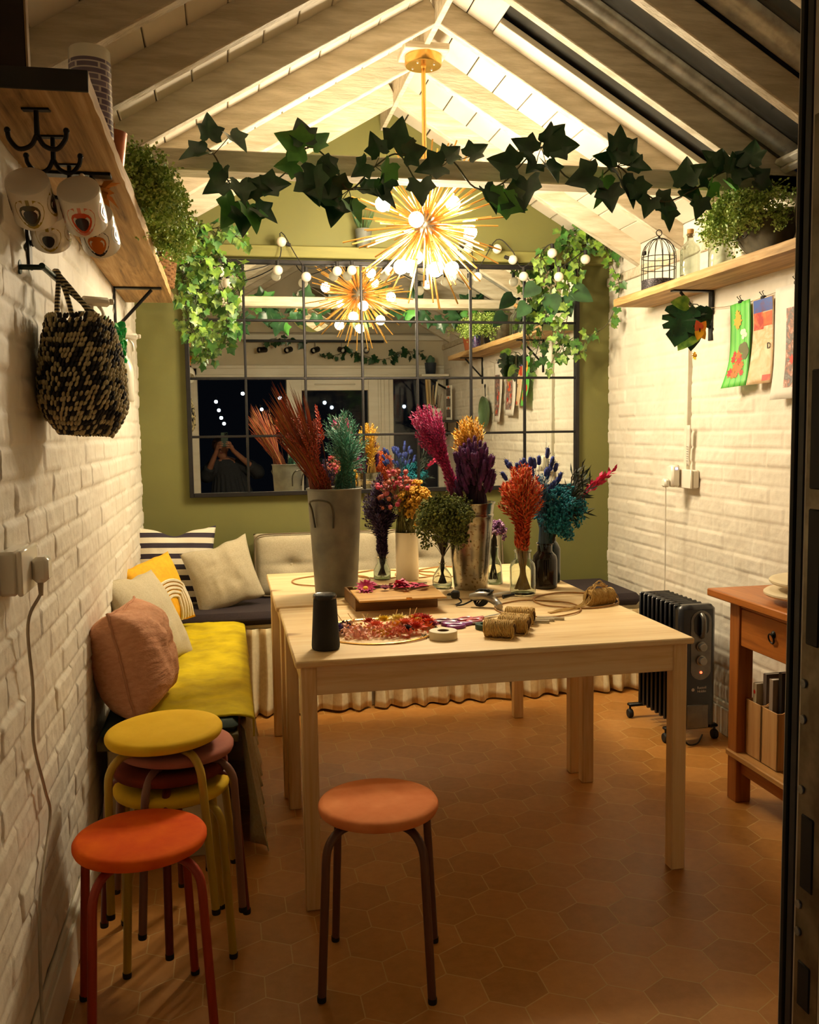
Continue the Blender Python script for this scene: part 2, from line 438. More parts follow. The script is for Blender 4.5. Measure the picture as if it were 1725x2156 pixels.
for sgn, nm in ((-1, 'left'), (1, 'right')):   # wall plates under the rafters
    m = MB(); x = XL - .03 if sgn < 0 else XR + .03
    m.box((x, (YF + YB) / 2, EAVE - .135), (.1, YB - YF, .05), .004); struct(m, 'trim_plate_' + nm, RAFT)
m = MB(); m.box(((XL + XR) / 2, 3.27, 2.268), (XR - XL, .1, .068), .004); BEAM = struct(m, 'tie_beam', RAFT)
m = MB(); m.box(((XL + XR) / 2, YB - .02, 2.295), (XR - XL, .075, .06), .004); struct(m, 'trim_1', mat('olive_timber', '807c40', '757138', .65, scale=8, stretch=(.5, 4, 4), bump=.3))
for nm, x in (('baseboard_left', XL + .012), ('baseboard_right', XR - .012)):
    m = MB(); s = 1 if x < 0 else -1
    m.box((x, (YF + YB) / 2, .06), (.022, YB - YF, .12), .003); m.box((x - s * .004, (YF + YB) / 2, .132), (.014, YB - YF, .03), .006)
    struct(m, nm, WHITEP)
# ------------------------------------------------------------------ front wall (seen in the mirror), door and glazed unit
m = MB()
def fw(xa, xb, za, zb): m.box(((xa + xb) / 2, YF - .06, (za + zb) / 2), (xb - xa, .12, zb - za), .001)
fw(XL - .06, -.392, 0, 2.0); fw(XL - .06, XR + .06, 2.0, EAVE + .005)
vs = [(XL - .06, EAVE), (XR + .06, EAVE), (RX, RZ + .02)]
m.add([(x, YF, z) for x, z in vs] + [(x, YF - .12, z) for x, z in vs], [(0, 1, 2), (5, 4, 3), (0, 3, 4, 1), (1, 4, 5, 2), (2, 5, 3, 0)])
struct(m, 'wall_front', FRONTW, smooth=False)
m = MB(); m.box(((XL + XR) / 2, YF + .035, 2.262), (XR - XL, .07, .05), .003); struct(m, 'trim_2', WHITEP)
# door frame
m = MB(); m.box((-.322, YF - .045, 1.0), (.14, .11, 2.0), .004); m.box((-.30, YF + .006, .94), (.05, .012, 1.88), .004)
D1 = struct(m, 'door_1', WHITEP)
m = MB(); m.box(((-.36 + XR) / 2, YF - .045, 1.94), (XR + .36, .11, .12), .004); m.box(((-.36 + XR) / 2, YF + .016, 1.9), (XR + .36, .014, .025), .003); m.box(((-.36 + XR) / 2, YF + .016, 1.985), (XR + .36, .02, .03), .003); m.build('lintel', WHITEP, D1)
ANTH = mat('anthracite_door_frame', '17181b', '1d1e21', .5, scale=60, bump=.1)
m = MB(); m.box((.657, YF + .005, .94), (.146, .012, 1.88), .003); m.build('inner_casing', WHITEP, D1)
m = MB(); m.box((.6565, YF - .075, .94), (.147, .145, 1.88), .002); m.build('jamb', ANTH, D1)
m = MB(); m.box((.581, YF - .0045, .94), (.006, .009, 1.88), .002); m.build('gasket', RUBBER, D1)
m = MB(); m.box((.5815, YF - .0165, .94), (.005, .013, 1.88), .002); m.build('rebate_strip', mat('grey_rebate', '2b2c30', '26272b', .55, scale=80, bump=.1), D1)
KP = mat('worn_steel_keep', '8f8670', '6a5f4a', .4, .8, scale=25)
m = MB(); m.box((.5815, YF - .0455, 1.17), (.004, .041, 1.0), .001); kp = m.build('keep_strip', KP, D1)
for z0, z1 in ((1.30, 1.42), (1.14, 1.28), (.88, .96), (.75, .80)):
    m = MB(); m.box((.5795, YF - .043, (z0 + z1) / 2), (.003, .021, z1 - z0), .0015); m.build('keep_slot', RUBBER, kp)
for z in (1.098, 1.06, .985, .86, .83, .70):
    m = MB(); m.lathe([(0, 0), (.005, 0), (.0045, .0015), (.002, .002), (0, .0012)], 12, T(.579, YF - .0315, z) @ Matrix.Rotation(-PI / 2, 4, 'Y')); m.build('screw', SHINY, kp)
# glazed unit right of the door
m = MB()
m.box((.655, YF - .05, .95), (.15, .06, 1.86), .003); m.box((1.505, YF - .045, .94), (.25, .1, 1.88), .006); m.box((1.055, YF - .05, 1.82), (.66, .08, .12), .004); m.box((1.055, YF - .05, .3), (.66, .06, .6), .004)
m.box((1.49, YF + .012, .94), (.03, .02, 1.88), .006); m.box((1.56, YF + .012, .94), (.05, .02, 1.88), .006)
m.box((1.055, YF + .0, 1.82), (.4, .02, .012), .004)
o = struct(m, 'window_5', WHITEP)
m = MB(); m.box((1.055, YF - .05, 1.18), (.65, .008, 1.17), .001); m.build('pane', PANE, o)
m = MB(); m.box((1.89, YF - .05, .35), (.52, .06, .7), .004); m.box((2.115, YF - .05, 1.3), (.06, .06, 1.2), .004)
o = struct(m, 'window_6', WHITEP); m = MB(); m.box((1.858, YF - .05, 1.29), (.455, .008, 1.2), .001); m.build('pane', PANE, o)
# ground outside the door
m = MB(); m.box((.9, -2.2, -.24), (9, 5.9, .12), .001); struct(m, 'ground', mat('night_paving', '2b2826', '1f1d1c', .8, scale=4, bump=.2))
# ------------------------------------------------------------------ pendant light
PX, PY, PZ = .86, 3.93, 2.236
def pendant():
    t = thing('sputnik_pendant_lamp', 'brass starburst pendant lamp with many rods and glowing round bulbs hanging from the ridge', 'lamp', (PX, PY, PZ))
    zc = 2.945 - PZ
    m = MB(); m.box((0, 0, zc - .006), (.19, .16, .03), .004); m.build('mounting_block', RAFT, t)
    m = MB(); m.lathe([(0, zc - .02), (.078, zc - .02), (.078, zc - .055), (.074, zc - .06), (.012, zc - .06), (.01, zc - .07), (0, zc - .07)], 40)
    c = m.build('canopy', BRASS, t)
    for a in (.6, 2.5, 4.0, 5.6):
        m = MB(); m.ball((.05 * math.cos(a), .05 * math.sin(a), zc - .061), .005, 8, 5); m.build('canopy_screw', SHINY, c)
    m = MB(); m.tube([(0, 0, .03), (0, 0, zc - .06)], .0095, 12); m.build('stem', BRASS, t)
    m = MB(); m.ball((0, 0, 0), .052, 20, 12); m.build('hub', mat('hub_metal', '5d574c', '4b463e', .4, .8), t)
    bd = []
    pix = [(-.20, -.1, .055), (.11, -.05, .08), (.205, .03, -.02), (-.085, -.22, -.03), (-.05, .1, -.155), (-.12, -.06, -.19), (.13, .06, -.17), (.02, -.1, -.205), (.0, .2, -.1), (.05, .2, .1)]
    for q in pix: bd.append(Vector(q))
    N = 150; cnt = 0; ga = PI * (3 - math.sqrt(5)); rest = MB(); sel = []
    for i in range(N):
        z = 1 - 2 * (i + .5) / N; r = math.sqrt(1 - z * z); d = Vector((r * math.cos(ga * i), r * math.sin(ga * i), z)) + rv(.07); d.normalize()
        if d.z > .985: continue
        sel.append((d, rnd.choice([.22, .27, .31, .34, .36, .37])))
    sel.sort(key=lambda q: q[0].y)
    for i, (d, L) in enumerate(sel):
        m = MB() if i < 95 else rest
        m.tube([d * .045, d * L], .0036, 6)
        if i < 95: m.build('rod', BRASS, t)
    o = rest.build('rods_behind', BRASS, t); o['kind'] = 'stuff'
    for d in bd:
        L = d.length; dd = d.normalized()
        m = MB(); m.tube([dd * .05, dd * (L - .055)], .005, 8); m.tube([dd * (L - .075), dd * (L - .03)], [.009, .012], 12); a = m.build('lamp_arm', BRASS, t)
        m = MB(); m.ball(tuple(d), .03, 16, 10); b = m.build('bulb', BULB, a)
BULB = emit('lit_bulb', BULB_COL, BULB_W)
pendant()
# ------------------------------------------------------------------ tables
def table(loc, label):
    t = thing('pine_table', label, 'table', loc, 0, 'pine work tables')
    L, D, H = 1.2, .8, .73
    m = MB(); m.box((L / 2, D / 2, H - .0095), (L, D, .019), .004); m.build('tabletop', PINE, t)
    for y, a in ((.03, 0), (D - .03, 0)):
        m = MB(); m.box((L / 2, y, H - .019 - .042), (L - .11, .02, .084), .002); m.build('apron', PINE, t)
    for x in (.035, L - .035):
        m = MB(); m.box((x, D / 2, H - .019 - .042), (.02, D - .11, .084), .002); m.build('apron', mat('pine_side_apron', 'd0a972', 'd8b585', .45, scale=6, stretch=(9, .6, 9)), t)
    for x in (.038, L - .038):
        for y in (.038, D - .038):
            m = MB(); m.box((x, y, (H - .019) / 2), (.045, .045, H - .019), .003); m.build('leg', PINEV, t)
    return t
table((.168, 2.517, 0), 'pale pine table nearest the door, holding the black speaker and twine spools')
table((.158, 3.345, 0), 'second pale pine table pushed against the buttoned bench cushions')
# ------------------------------------------------------------------ stools
VELV = {}
def stool(loc, rz, label, seatc, legc, tilt=(0, 0)):
    t = thing('round_stool', label, 'stool', loc, (tilt[0], tilt[1], rz), 'round fabric stools')
    sm = mat('stool_seat_' + seatc[0], seatc[0], seatc[1], .8, scale=7, bump=.15, bscale=60, spec=.12, detail=5)
    lm = mat('stool_leg_' + legc, legc, legc, .38, .1, scale=12, spec=.5)
    H = .45; R = .15
    pr = [(0, H - .028), (R - .012, H - .028), (R - .003, H - .025), (R, H - .018), (R, H - .01), (R - .004, H - .004), (R - .014, H), (R * .6, H + .002), (0, H + .003)]
    m = MB(); m.lathe(pr, 56); m.build('seat', sm, t)
    m = MB(); m.lathe([(0, H - .033), (R - .02, H - .033), (R - .02, H - .0275), (0, H - .0275)], 40); m.build('seat_board', mat('stool_underside', '2d1c14', '221510', .8), t)
    for k in range(4):
        a = PI / 4 + k * PI / 2; d = Vector((math.cos(a), math.sin(a), 0))
        pts = [d * .05 + Vector((0, 0, H - .043)), d * .105 + Vector((0, 0, H - .043))]
        for j in range(1, 8):
            b = PI / 2 * j / 8; pts.append(d * (.105 + .06 * math.sin(b)) + Vector((0, 0, H - .043 - .06 * (1 - math.cos(b)))))
        pts += [d * .166 + Vector((0, 0, H - .11)), d * .187 + Vector((0, 0, .012))]
        m = MB(); m.tube(pts, .0105, 14); l = m.build('leg', lm, t, ang=60)
        m = MB(); m.lathe([(0, 0), (.0105, 0), (.0112, .003), (.0112, .014), (0, .014)], 14, T(d.x * .188, d.y * .188, 0)); m.build('foot_cap', RUBBER, l)
    return t
stool((.345, 2.205, 0), -.24, 'dusty pink round stool standing alone before the front pine table', ('c8703c', 'dc8a54'), '5a3828')
stool((-.222, 2.135, 0), .2, 'burnt orange round stool by the brick wall, in front of the stack', ('c8430c', 'e0620f'), '982e10')
YS = ('cfa416', 'dcb42a')
stool((-.17, 2.46, 0), .12, 'lowest yellow stool in the stack beside the bench', YS, 'b3962c')
stool((-.172, 2.475, .05), .75, 'brick red stool second from the floor in the stack', ('5e2416', '74301e'), '66200f')
stool((-.165, 2.475, .10), .35, 'mauve pink stool under the topmost yellow one in the stack', ('94594a', 'a86a58'), '7d5848', (.012, .02))
stool((-.168, 2.445, .152), -.18, 'yellow stool on top of the stack by the mustard throw', YS, 'b3962c', (.025, -.03))
# ------------------------------------------------------------------ benches
BASEW = mat('painted_bench_panel', 'c4b896', 'b8ac8a', .6, scale=6)
def skirt(name, label, p0, p1, z0, z1, out, stripe, nw, mats, open_gap=None, flare=.03, seed=0):
    """gathered curtain between two floor points; out = outward normal"""
    m = MB(); p0 = Vector(p0); p1 = Vector(p1); L = (p1 - p0).length; d = (p1 - p0) / L; o = Vector(out)
    n = int(L / .008); nv = 14
    def fn(u, v):
        s = u * L; k = 1 - v
        a = .008 + .02 * k
        wv = math.sin(2 * PI * s * nw + 1.6 * sn(s * 4, .5, seed) * 6) * a * (.7 + .6 * (sn(s * 7, 3, seed) + .5)) + sn(s * 11, v * 3, seed + 2) * .02 * k
        q = p0 + d * (s + .01 * math.sin(s * 40 + v * 3) * k) + o * (wv + flare * k)
        return (q.x, q.y, z0 + (z1 - z0) * v + (.008 * sn(s * 9, 1, seed + 5) if v < .01 else 0))
    m.grid(n, nv, fn)
    if len(mats) > 1:
        m.mi = [0 if math.floor(((f[0] // nv) / n * L) / stripe) % 2 == 0 else 1 for f in m.f]
    o_ = m.build(name, mats, ang=180, solid=.002, fix=False)
    return o_
CUR1 = mat('cream_curtain', 'ddd1aa', 'd2c59c', .85, scale=60, bump=.1)
CUR2 = mat('tan_curtain_stripe', 'c2a674', 'b69a68', .85, scale=60, bump=.1)
LIN = mat('natural_linen', 'b3a680', 'a6986f', .85, scale=80, bump=.15)
# back bench: box, dark seat pad, striped skirt
t = thing('window_bench', 'long low bench along the green wall with dark seat pad', 'bench', (.85, 4.68, 0))
m = MB(); m.box((0, .0, .215), (2.5, .46, .43), .004); m.build('base', BASEW, t)
m = MB(); m.box((.0, 0, .432), (2.54, .5, .02), .003); m.build('top_board', BASEW, t)
m = MB(); m.box((.02, -.01, .474), (2.46, .535, .064), .028); m.build('seat_pad', SEATPAD, t)
for k, (a, b) in enumerate(((.02, .66), (.68, 1.36), (1.38, 2.09))):
    o = skirt('bench_skirt', None, (a, 4.415, 0), (b, 4.415, 0), .012, .425, (0, -1, 0), .034, 9 + k, [CUR1, CUR2], seed=k * 7)
    o.parent = t; o.location = (-.85, -4.68, 0)
# left bench
t = thing('low_bench', 'low bench under the brick wall with cream end panel and green pad', 'bench', (-.2, 3.66, 0))
m = MB(); m.box((-.015, 0, .2175), (.36, 1.45, .355), .004); m.box((-.015, .0, .02), (.33, 1.40, .04), .002); m.build('base', BASEW, t)
m = MB(); m.box((-.005, -.01, .407), (.43, 1.53, .028), .004); m.build('top_board', mat('olive_board', '5a5026', '4f4722', .6), t)
m = MB(); m.box((0, -.01, .4405), (.42, 1.52, .038), .018); m.build('seat_pad', mat('bottle_green_pad', '27382c', '1f2f25', .8, scale=90, bump=.1), t)
o = skirt('bench_skirt', None, (.025, 2.92, 0), (.025, 4.37, 0), .012, .41, (1, 0, 0), .1, 6, [LIN], flare=.05, seed=31); o.parent = t; o.location = (.2, -3.66, 0)
# mustard throw draped over the left bench
def throw():
    m = MB(); x0, x1, y0, y1 = -.33, .035, 2.93, 4.41
    def fn(u, v):
        s = u * .50; y = y0 + (y1 - y0) * v
        wr = .006 * sn(u * 5, v * 22, 3) + .010 * max(0, sn(u * 9 + v * 3, v * 6, 5)) + .003 * sn(u * 30, v * 50, 8)
        if s < .365:
            e = max(0, (s - .335) / .03); return (x0 + s, y, .463 + wr * (1 - e) + .004 - .006 * e * e)
        q = s - .365; return (x1 + .012 + .012 * min(1, q / .02) + .012 * sn(v * 25, 1, 4) * q / .1, y + .004, .461 - .5 * q - .002)
    m.grid(44, 120, fn)
    tag(m.build('throw_blanket', mat('mustard_velvet', 'ab9608', 'cdb60e', .75, scale=10, spec=.1, sheen=.08, bump=.2, bscale=30, bdist=.004), ang=180, solid=.006, fix=False), 'mustard velvet throw spread over the bench by the left wall', 'throw')
throw()
# ------------------------------------------------------------------ cushions
def pillow(name, label, cat, W, Hh, Th, m1, loc, rot, seed=0, chop=0, parts=None, p=2.4, group=None):
    m = MB(); N = 34
    def sh(u, v):
        a, b = 2 * u - 1, 2 * v - 1
        pin = .07
        x = a * (1 - pin * (1 - b * b) * abs(a)) ; y = b * (1 - pin * (1 - a * a) * abs(b))
        if chop: y -= chop * math.exp(-(a / .33) ** 2) * max(0, b) ** 2; x *= 1 + .05 * max(0, b) * chop * 3
        th = (max(0, 1 - abs(a) ** p) * max(0, 1 - abs(b) ** p)) ** .55
        edge = max(abs(a), abs(b))
        wr = .06 * sn(a * 3.1, b * 3.3, seed) + .05 * sn(a * 7, b * 2.6 + a * 3, seed + 1) + .03 * sn(a * 3 - b * 9, b * 9, seed + 2)
        return x * W / 2, y * Hh / 2, Th / 2 * (th * (1 + wr * 1.6) + .0) , wr * (1 - edge) * Th
    def f1(u, v): x, y, z, w_ = sh(u, v); return (x, y + .012 * sn(u * 6, 2, seed), z + w_ * .5)
    def f2(u, v): x, y, z, w_ = sh(u, v); return (x, y + .012 * sn(u * 6, 2, seed), -z + w_ * .5)
    m.grid(N, N, f1); m.grid(N, N, f2)
    bm_ = m
    o = bm_.build(name, m1, None, loc, rot, ang=180)
    me = o.data; b = bmesh.new(); b.from_mesh(me); bmesh.ops.remove_doubles(b, verts=b.verts, dist=.0004); bmesh.ops.recalc_face_normals(b, faces=b.faces); b.to_mesh(me); b.free()
    tag(o, label, cat, group)
    if parts: parts(o, sh)
    return o
def seam(o, sh):
    m = MB(); P = []
    for k in range(120):
        q = 4 * k / 120; i = int(q); f = q - i
        u, v = [(f, 0), (1, f), (1 - f, 1), (0, 1 - f)][i]; x, y, z, w_ = sh(u, v); P.append((x * 1.004, y * 1.004 + .012 * sn(u * 6, 2, 5), z + .004 * sn(k * .7, 1, 3)))
    m.tube(P, .0042, 6, closed=True); m.build('seam', mat('pink_seam', 'b98464', 'a87454', .85), o, ang=180)
def stripes(name, c1, c2, w_, duty=.5, axis=1):
    t = NT(name); t.b.inputs['Roughness'].default_value = .85
    tc = t.n('ShaderNodeTexCoord'); sx = t.n('ShaderNodeSeparateXYZ'); t.l(tc.outputs['Object'], sx.inputs[0])
    q = t.math('FRACT', t.math('ADD', t.math('DIVIDE', sx.outputs[axis], w_), 50.3))
    t.color(t.mix(t.math('LESS_THAN', q, duty), lin(c1), lin(c2)))
    t.bump(t.noise(tc.outputs['Object'], 160), .15); MATS[name] = t.m; return t.m
LINEN = mat('oatmeal_linen', 'b9ae92', 'aca184', .9, scale=160, bump=.25, bdist=.002)
PINKL = mat('dusty_pink_linen', 'd09a78', 'c28a68', .85, scale=40, bump=.5, bscale=16, bdist=.02, stretch=(1, 2.2, 1))
STR = stripes('navy_white_stripe', 'd8cfb8', '2d2430', .054, .47)
YEL = mat('marigold_cotton', 'e6ac10', 'dca00a', .8, scale=70, bump=.2)
def Re(tilt, yaw, roll=0): # cushion standing up: local y up, local z facing; tilt leans back
    return (Matrix.Rotation(yaw, 4, 'Z') @ Matrix.Rotation(PI / 2 - tilt, 4, 'X') @ Matrix.Rotation(roll, 4, 'Z')).to_euler()
pillow('scatter_cushion', 'navy and white striped cushion in the corner of the bench', 'cushion', .40, .41, .12, STR, (-.275, 4.745, .695), Re(.20, .05, -.04), 1, .16)
pillow('scatter_cushion', 'plain oatmeal cushion leaning beside the striped one', 'cushion', .34, .33, .13, LINEN, (-.035, 4.63, .66), Re(.30, .15, .24), 2, .05)
def tuft(o, sh):
    m = MB()
    for k in range(5):
        r = 1 - k * .17; pts = []
        for i in range(25):
            q = i / 24; 
            if q < .3: a, b = -r * .8, -.95 + (q / .3) * (.55 + .4 * r)
            elif q < .7: a, b = -r * .8 + (q - .3) / .4 * 1.6 * r, -.4 + .4 * r + .25 * math.sin((q - .3) / .4 * PI) * r
            else: a, b = r * .8, -.95 + (1 - q) / .3 * (.55 + .4 * r)
            x, y, z, w_ = sh(a * .5 + .5, b * .5 + .5); pts.append((x, y, z + .003))
        m.tube(pts, .007, 6)
    m.build('tufted_arches', mat('white_tuft', 'ddd3bb', 'cfc5aa', .95, scale=200, bump=.5), o)
pillow('scatter_cushion', 'marigold cushion with white tufted arches, half hidden', 'cushion', .33, .33, .11, YEL, (-.312, 4.22, .652), Re(.35, .95, .14), 3, 0, tuft)
pillow('scatter_cushion', 'large oatmeal cushion leaning on the brick wall behind the pink one', 'cushion', .46, .40, .13, LINEN, (-.315, 3.72, .635), Re(.48, 1.28, -.06), 4, .05)
pillow('scatter_cushion', 'crumpled dusty pink cushion at the near end of the bench', 'cushion', .40, .35, .25, PINKL, (-.318, 3.12, .632), Re(.22, 1.47, -.04), 5, .06, seam, 3.6)
def backcush(x, label):
    t = thing('back_cushion', label, 'cushion', (x, 4.83, .5065), (-.12, 0, 0), 'buttoned back cushions')
    W, Hh, D = .66, .33, .13
    m = MB(); N = 40
    def fn(sgn):
        def f(u, v):
            a, b = 2 * u - 1, 2 * v - 1
            th = (max(0, 1 - abs(a) ** 9) * max(0, 1 - abs(b) ** 8)) ** .5
            dim = sum(.5 * math.exp(-(((a - c) * W / 2) ** 2 + (b * Hh / 2) ** 2) / .0016) + .18 * math.exp(-((b * Hh / 2) / .018) ** 2) * math.exp(-(((a - c) * W / 2) / .12) ** 2) for c in (-.42, .42)) if sgn < 0 else 0
            wr = .05 * sn(a * 4, b * 3, 9)
            return (a * W / 2, sgn * D / 2 * max(0.02, th * (1 + wr) - dim * .7 * (th > 0)), Hh / 2 + b * Hh / 2)
        return f
    m.grid(N, N, fn(-1)); m.grid(N, N, fn(1)); o = m.build('cushion_body', LINEN, t, ang=180)
    b = bmesh.new(); b.from_mesh(o.data); bmesh.ops.remove_doubles(b, verts=b.verts, dist=.003); bmesh.ops.recalc_face_normals(b, faces=b.faces); b.to_mesh(o.data); b.free()
    for y in (-.05, .05):
        m = MB(); pts = []
        for q in range(60):
            a = 2 * PI * q / 60; c_, s_ = math.cos(a), math.sin(a)
            pts.append((math.copysign(abs(c_) ** .16, c_) * (W / 2 - .004), y, Hh / 2 + math.copysign(abs(s_) ** .16, s_) * (Hh / 2 - .004)))
        m.tube(pts, .0045, 6, closed=True); m.build('piping', mat('dark_piping', '6f6147', '665840', .9), t)
    for c in (-.42, .42):
        m = MB(); m.ball((c * W / 2, -.032, Hh / 2), (.011, .006, .011), 12, 8); m.build('button', LINEN, t)
    return t
backcush(.455, 'grey buttoned back cushion behind the galvanised bucket')
backcush(1.135, 'grey buttoned back cushion seen behind the white vase and green bunch')
# ------------------------------------------------------------------ wall mirror
t = thing('window_mirror', 'large black framed window pane mirror on the green wall', 'mirror', (.878, YB - .0, 1.642))
mx0, mx1, mz0, mz1 = -1.073, 1.073, -.614, .614
m = MB(); m.box((0, -.016, 0), (2.11, .006, 1.19), .0005); m.build('mirror_pane', MIRROR, t)
m = MB()
for x in (mx0 + .011, mx1 - .011): m.box((x, -.02, 0), (.022, .036, 1.228), .002)
for z in (mz0 + .011, mz1 - .011): m.box((0, -.02, z), (2.146 - .044, .036, .022), .002)
m.build('frame', DARKMET, t)
for x in (-.768, -.456, -.15, .15, .45, .757):
    m = MB(); m.box((x, -.024, 0), (.013, .012, 1.188), .003); m.build('glazing_bar', DARKMET, t)
for z in (-.298, .003, .304):
    m = MB(); m.box((0, -.0235, z), (2.106, .012, .013), .003); m.build('glazing_bar', DARKMET, t)
# ------------------------------------------------------------------ shelves
def bracket_shelf(name, label, x0, x1, y0, y1, endc, sgn, brY):
    xm = (x0 + x1) / 2
    t = thing(name, label, 'shelf', (xm, (y0 + y1) / 2, 1.965)); L = y1 - y0; W = abs(x1 - x0)
    m = MB(); N = 60
    def prof(v):
        a = v * 4
        s = int(a) % 4; q = a - int(a)
        return [(-1 + 2 * q, 0), (1, q), (1 - 2 * q, 1), (-1, 1 - q)][s]
    def fn(u, v):
        px, pz = prof(v % 1.0); y = -L / 2 + L * u
        x = px * W / 2
        if px * sgn < -.9: x += .004 * sn(y * 5, pz, 3) + .003 * sn(y * 31, pz, 4)
        return (x, y, pz * .036)
    m.grid(N, 33, fn)
    vsn = 33
    m.f.append(tuple(range(32))); m.mi.append(0); m.f.append(tuple((N - 1) * vsn + k for k in range(32))); m.mi.append(0)
    m.build('board', OAK, t, ang=50)
    m = MB(); ye = endc[1]; m.box((0, ye * L / 2 * 1.0015, .018), (W + .002, .006, .037), .001); m.build('painted_end', endc[0], t)
    for y in brY:
        y -= (y0 + y1) / 2; xw = sgn * W / 2
        m = MB(); m.box((xw - sgn * .003, y, -.11), (.006, .034, .22), .001); m.box((xw - sgn * .095, y, -.004), (.19, .034, .007), .001)
        m.tube([(xw - sgn * .006, y, -.165), (xw - sgn * .15, y, -.01)], .007, 8)
        m.build('bracket', BLACKM, t)
    return t
bracket_shelf('wall_shelf', 'rough oak shelf on the left brick wall above the woven bag', -.433, -.22, 1.76, 4.46, (mat('black_end_paint', '15120f', '1d1915', .7), -1), -1, (2.29, 4.0))
bracket_shelf('wall_shelf', 'rough oak shelf on the right brick wall holding the birdcage', 1.925, 2.139, 1.95, 4.40, (mat('flaking_green_end', '8b9a63', '7c8a56', .7, scale=40), 1), 1, (3.83, 2.3))
SHZ = 2.0015
# ------------------------------------------------------------------ plants
def at(u, v, Y):
    """point at distance Y into the room that lies in the direction measured on the photograph"""
    d = right * ((u - 862.5) / F) + fwd - up * ((v - 1078) / F)
    return Vector((0, 0, CH)) + d * (Y / d.y)
HALF = [(0, 0), (.10, -.12), (.28, -.2), (.47, -.13), (.43, .0), (.44, .08), (.50, .2), (.60, .4), (.46, .45), (.34, .47), (.25, .62), (.12, .84)]
IVY = HALF + [(0, 1.0)] + [(-x, y) for x, y in HALF[:0:-1]]
HALF2 = [(0, 0), (.24, -.06), (.40, .12), (.43, .3), (.32, .58), (.14, .84)]
HEARTL = HALF2 + [(0, 1.0)] + [(-x, y) for x, y in HALF2[:0:-1]]
def shape_leaf(m, p, d, nrm, L, out=IVY, fold=.12, mi=0):
    p = Vector(p); d = Vector(d).normalized(); s = d.cross(Vector(nrm))
    s = s.normalized() if s.length > 1e-4 else d.orthogonal().normalized(); n = s.cross(d)
    vs = [p + d * L * .33 - n * L * fold * .2]
    for x, y in out: vs.append(p + s * x * L + d * y * L + n * L * (fold * abs(x) * 1.2 - .10 * y * y))
    k = len(out); m.add(vs, [(0, 1 + i, 1 + (i + 1) % k) for i in range(k)], None, mi)
def vine(ms, ml, pts, n, size, spread=.05, face=(0, -1, .4), r=.0022, nm=2, jit=.8, hang=.6, ends=True):
    c = catmull(pts, 8); ms.tube(c, r, 5)
    for i in range(n):
        q = c[min(len(c) - 1, int((i + rnd.random()) / n * len(c)))]
        o = Vector((rnd.uniform(-1, 1), rnd.uniform(-1, 1), rnd.uniform(-1, .7))) * spread
        b = q + o; ms.tube([q, q + o * .5 + Vector((0, 0, .006)), b], r * .55, 4)
        d = o.normalized() * .6 + Vector((0, 0, -hang)) + rv(.5)
        nn = Vector(face) + rv(jit)
        shape_leaf(ml, b, d, nn, size * rnd.uniform(.65, 1.15), mi=rnd.randrange(nm))
def ivy_thing(name, label, cat, vines, mats, **k):
    ms, ml = MB(), MB(); o = Vector(vines[0][0][0])
    for pts, n, size, spread in vines: vine(ms, ml, [Vector(p) - o for p in pts], n, size, spread, nm=len(mats), **k)
    t = thing(name, label, cat, o)
    ms.build('vine_stem', STEM, t, ang=180); ml.build('foliage', mats, t, fix=False, ang=180)
    return t
def fern_thing(name, label, cat, base, n, length, dirs, leaf=.010, dens=46, mats=None, fan=.5, droop=1.0, parent=None):
    ms, ml = MB(), MB()
    for i in range(n):
        dv = Vector(dirs) + Vector((rnd.uniform(-1, 1), rnd.uniform(-1, 1), rnd.uniform(-.3, .6))) * fan; dv.normalize()
        L = length * rnd.uniform(.55, 1.1); pts = []
        p = Vector((rnd.uniform(-.025, .025), rnd.uniform(-.025, .025), 0)); v = (dv * .7 + Vector((0, 0, .8))).normalized()
        for j in range(15):
            pts.append(p.copy()); v = (v + Vector((0, 0, -.16 * droop)) + rv(.06)).normalized(); p = p + v * L / 14
        ms.tube(pts, [.0014 * (1 - j / 16) for j in range(15)], 3)
        for j in range(dens):
            q = 1.5 + 12.4 * j / dens; a = pts[int(q)]; b = pts[min(14, int(q) + 1)]; c = a.lerp(b, q - int(q))
            sd = rv(1); sd.z = sd.z * .6 + .1; sd.normalize(); e = c + sd * rnd.uniform(.008, .034)
            ml.leaf(c + sd * .004, e - c, rv(1), (e - c).length, .0012, 0)
            for h in range(3): ml.leaf(e + rv(.007), rv(1), rv(1), leaf * rnd.uniform(.7, 1.3), leaf * .8, rnd.randrange(2))
    t = thing(name, label, cat, base) if parent is None else parent
    ms.build('stalk', STEM, t, ang=180); ml.build('foliage', mats or [FERN, mat('fern_light', '96b44c', 'c2d27a', .55, scale=30)], t, fix=False, smooth=False)
    return t
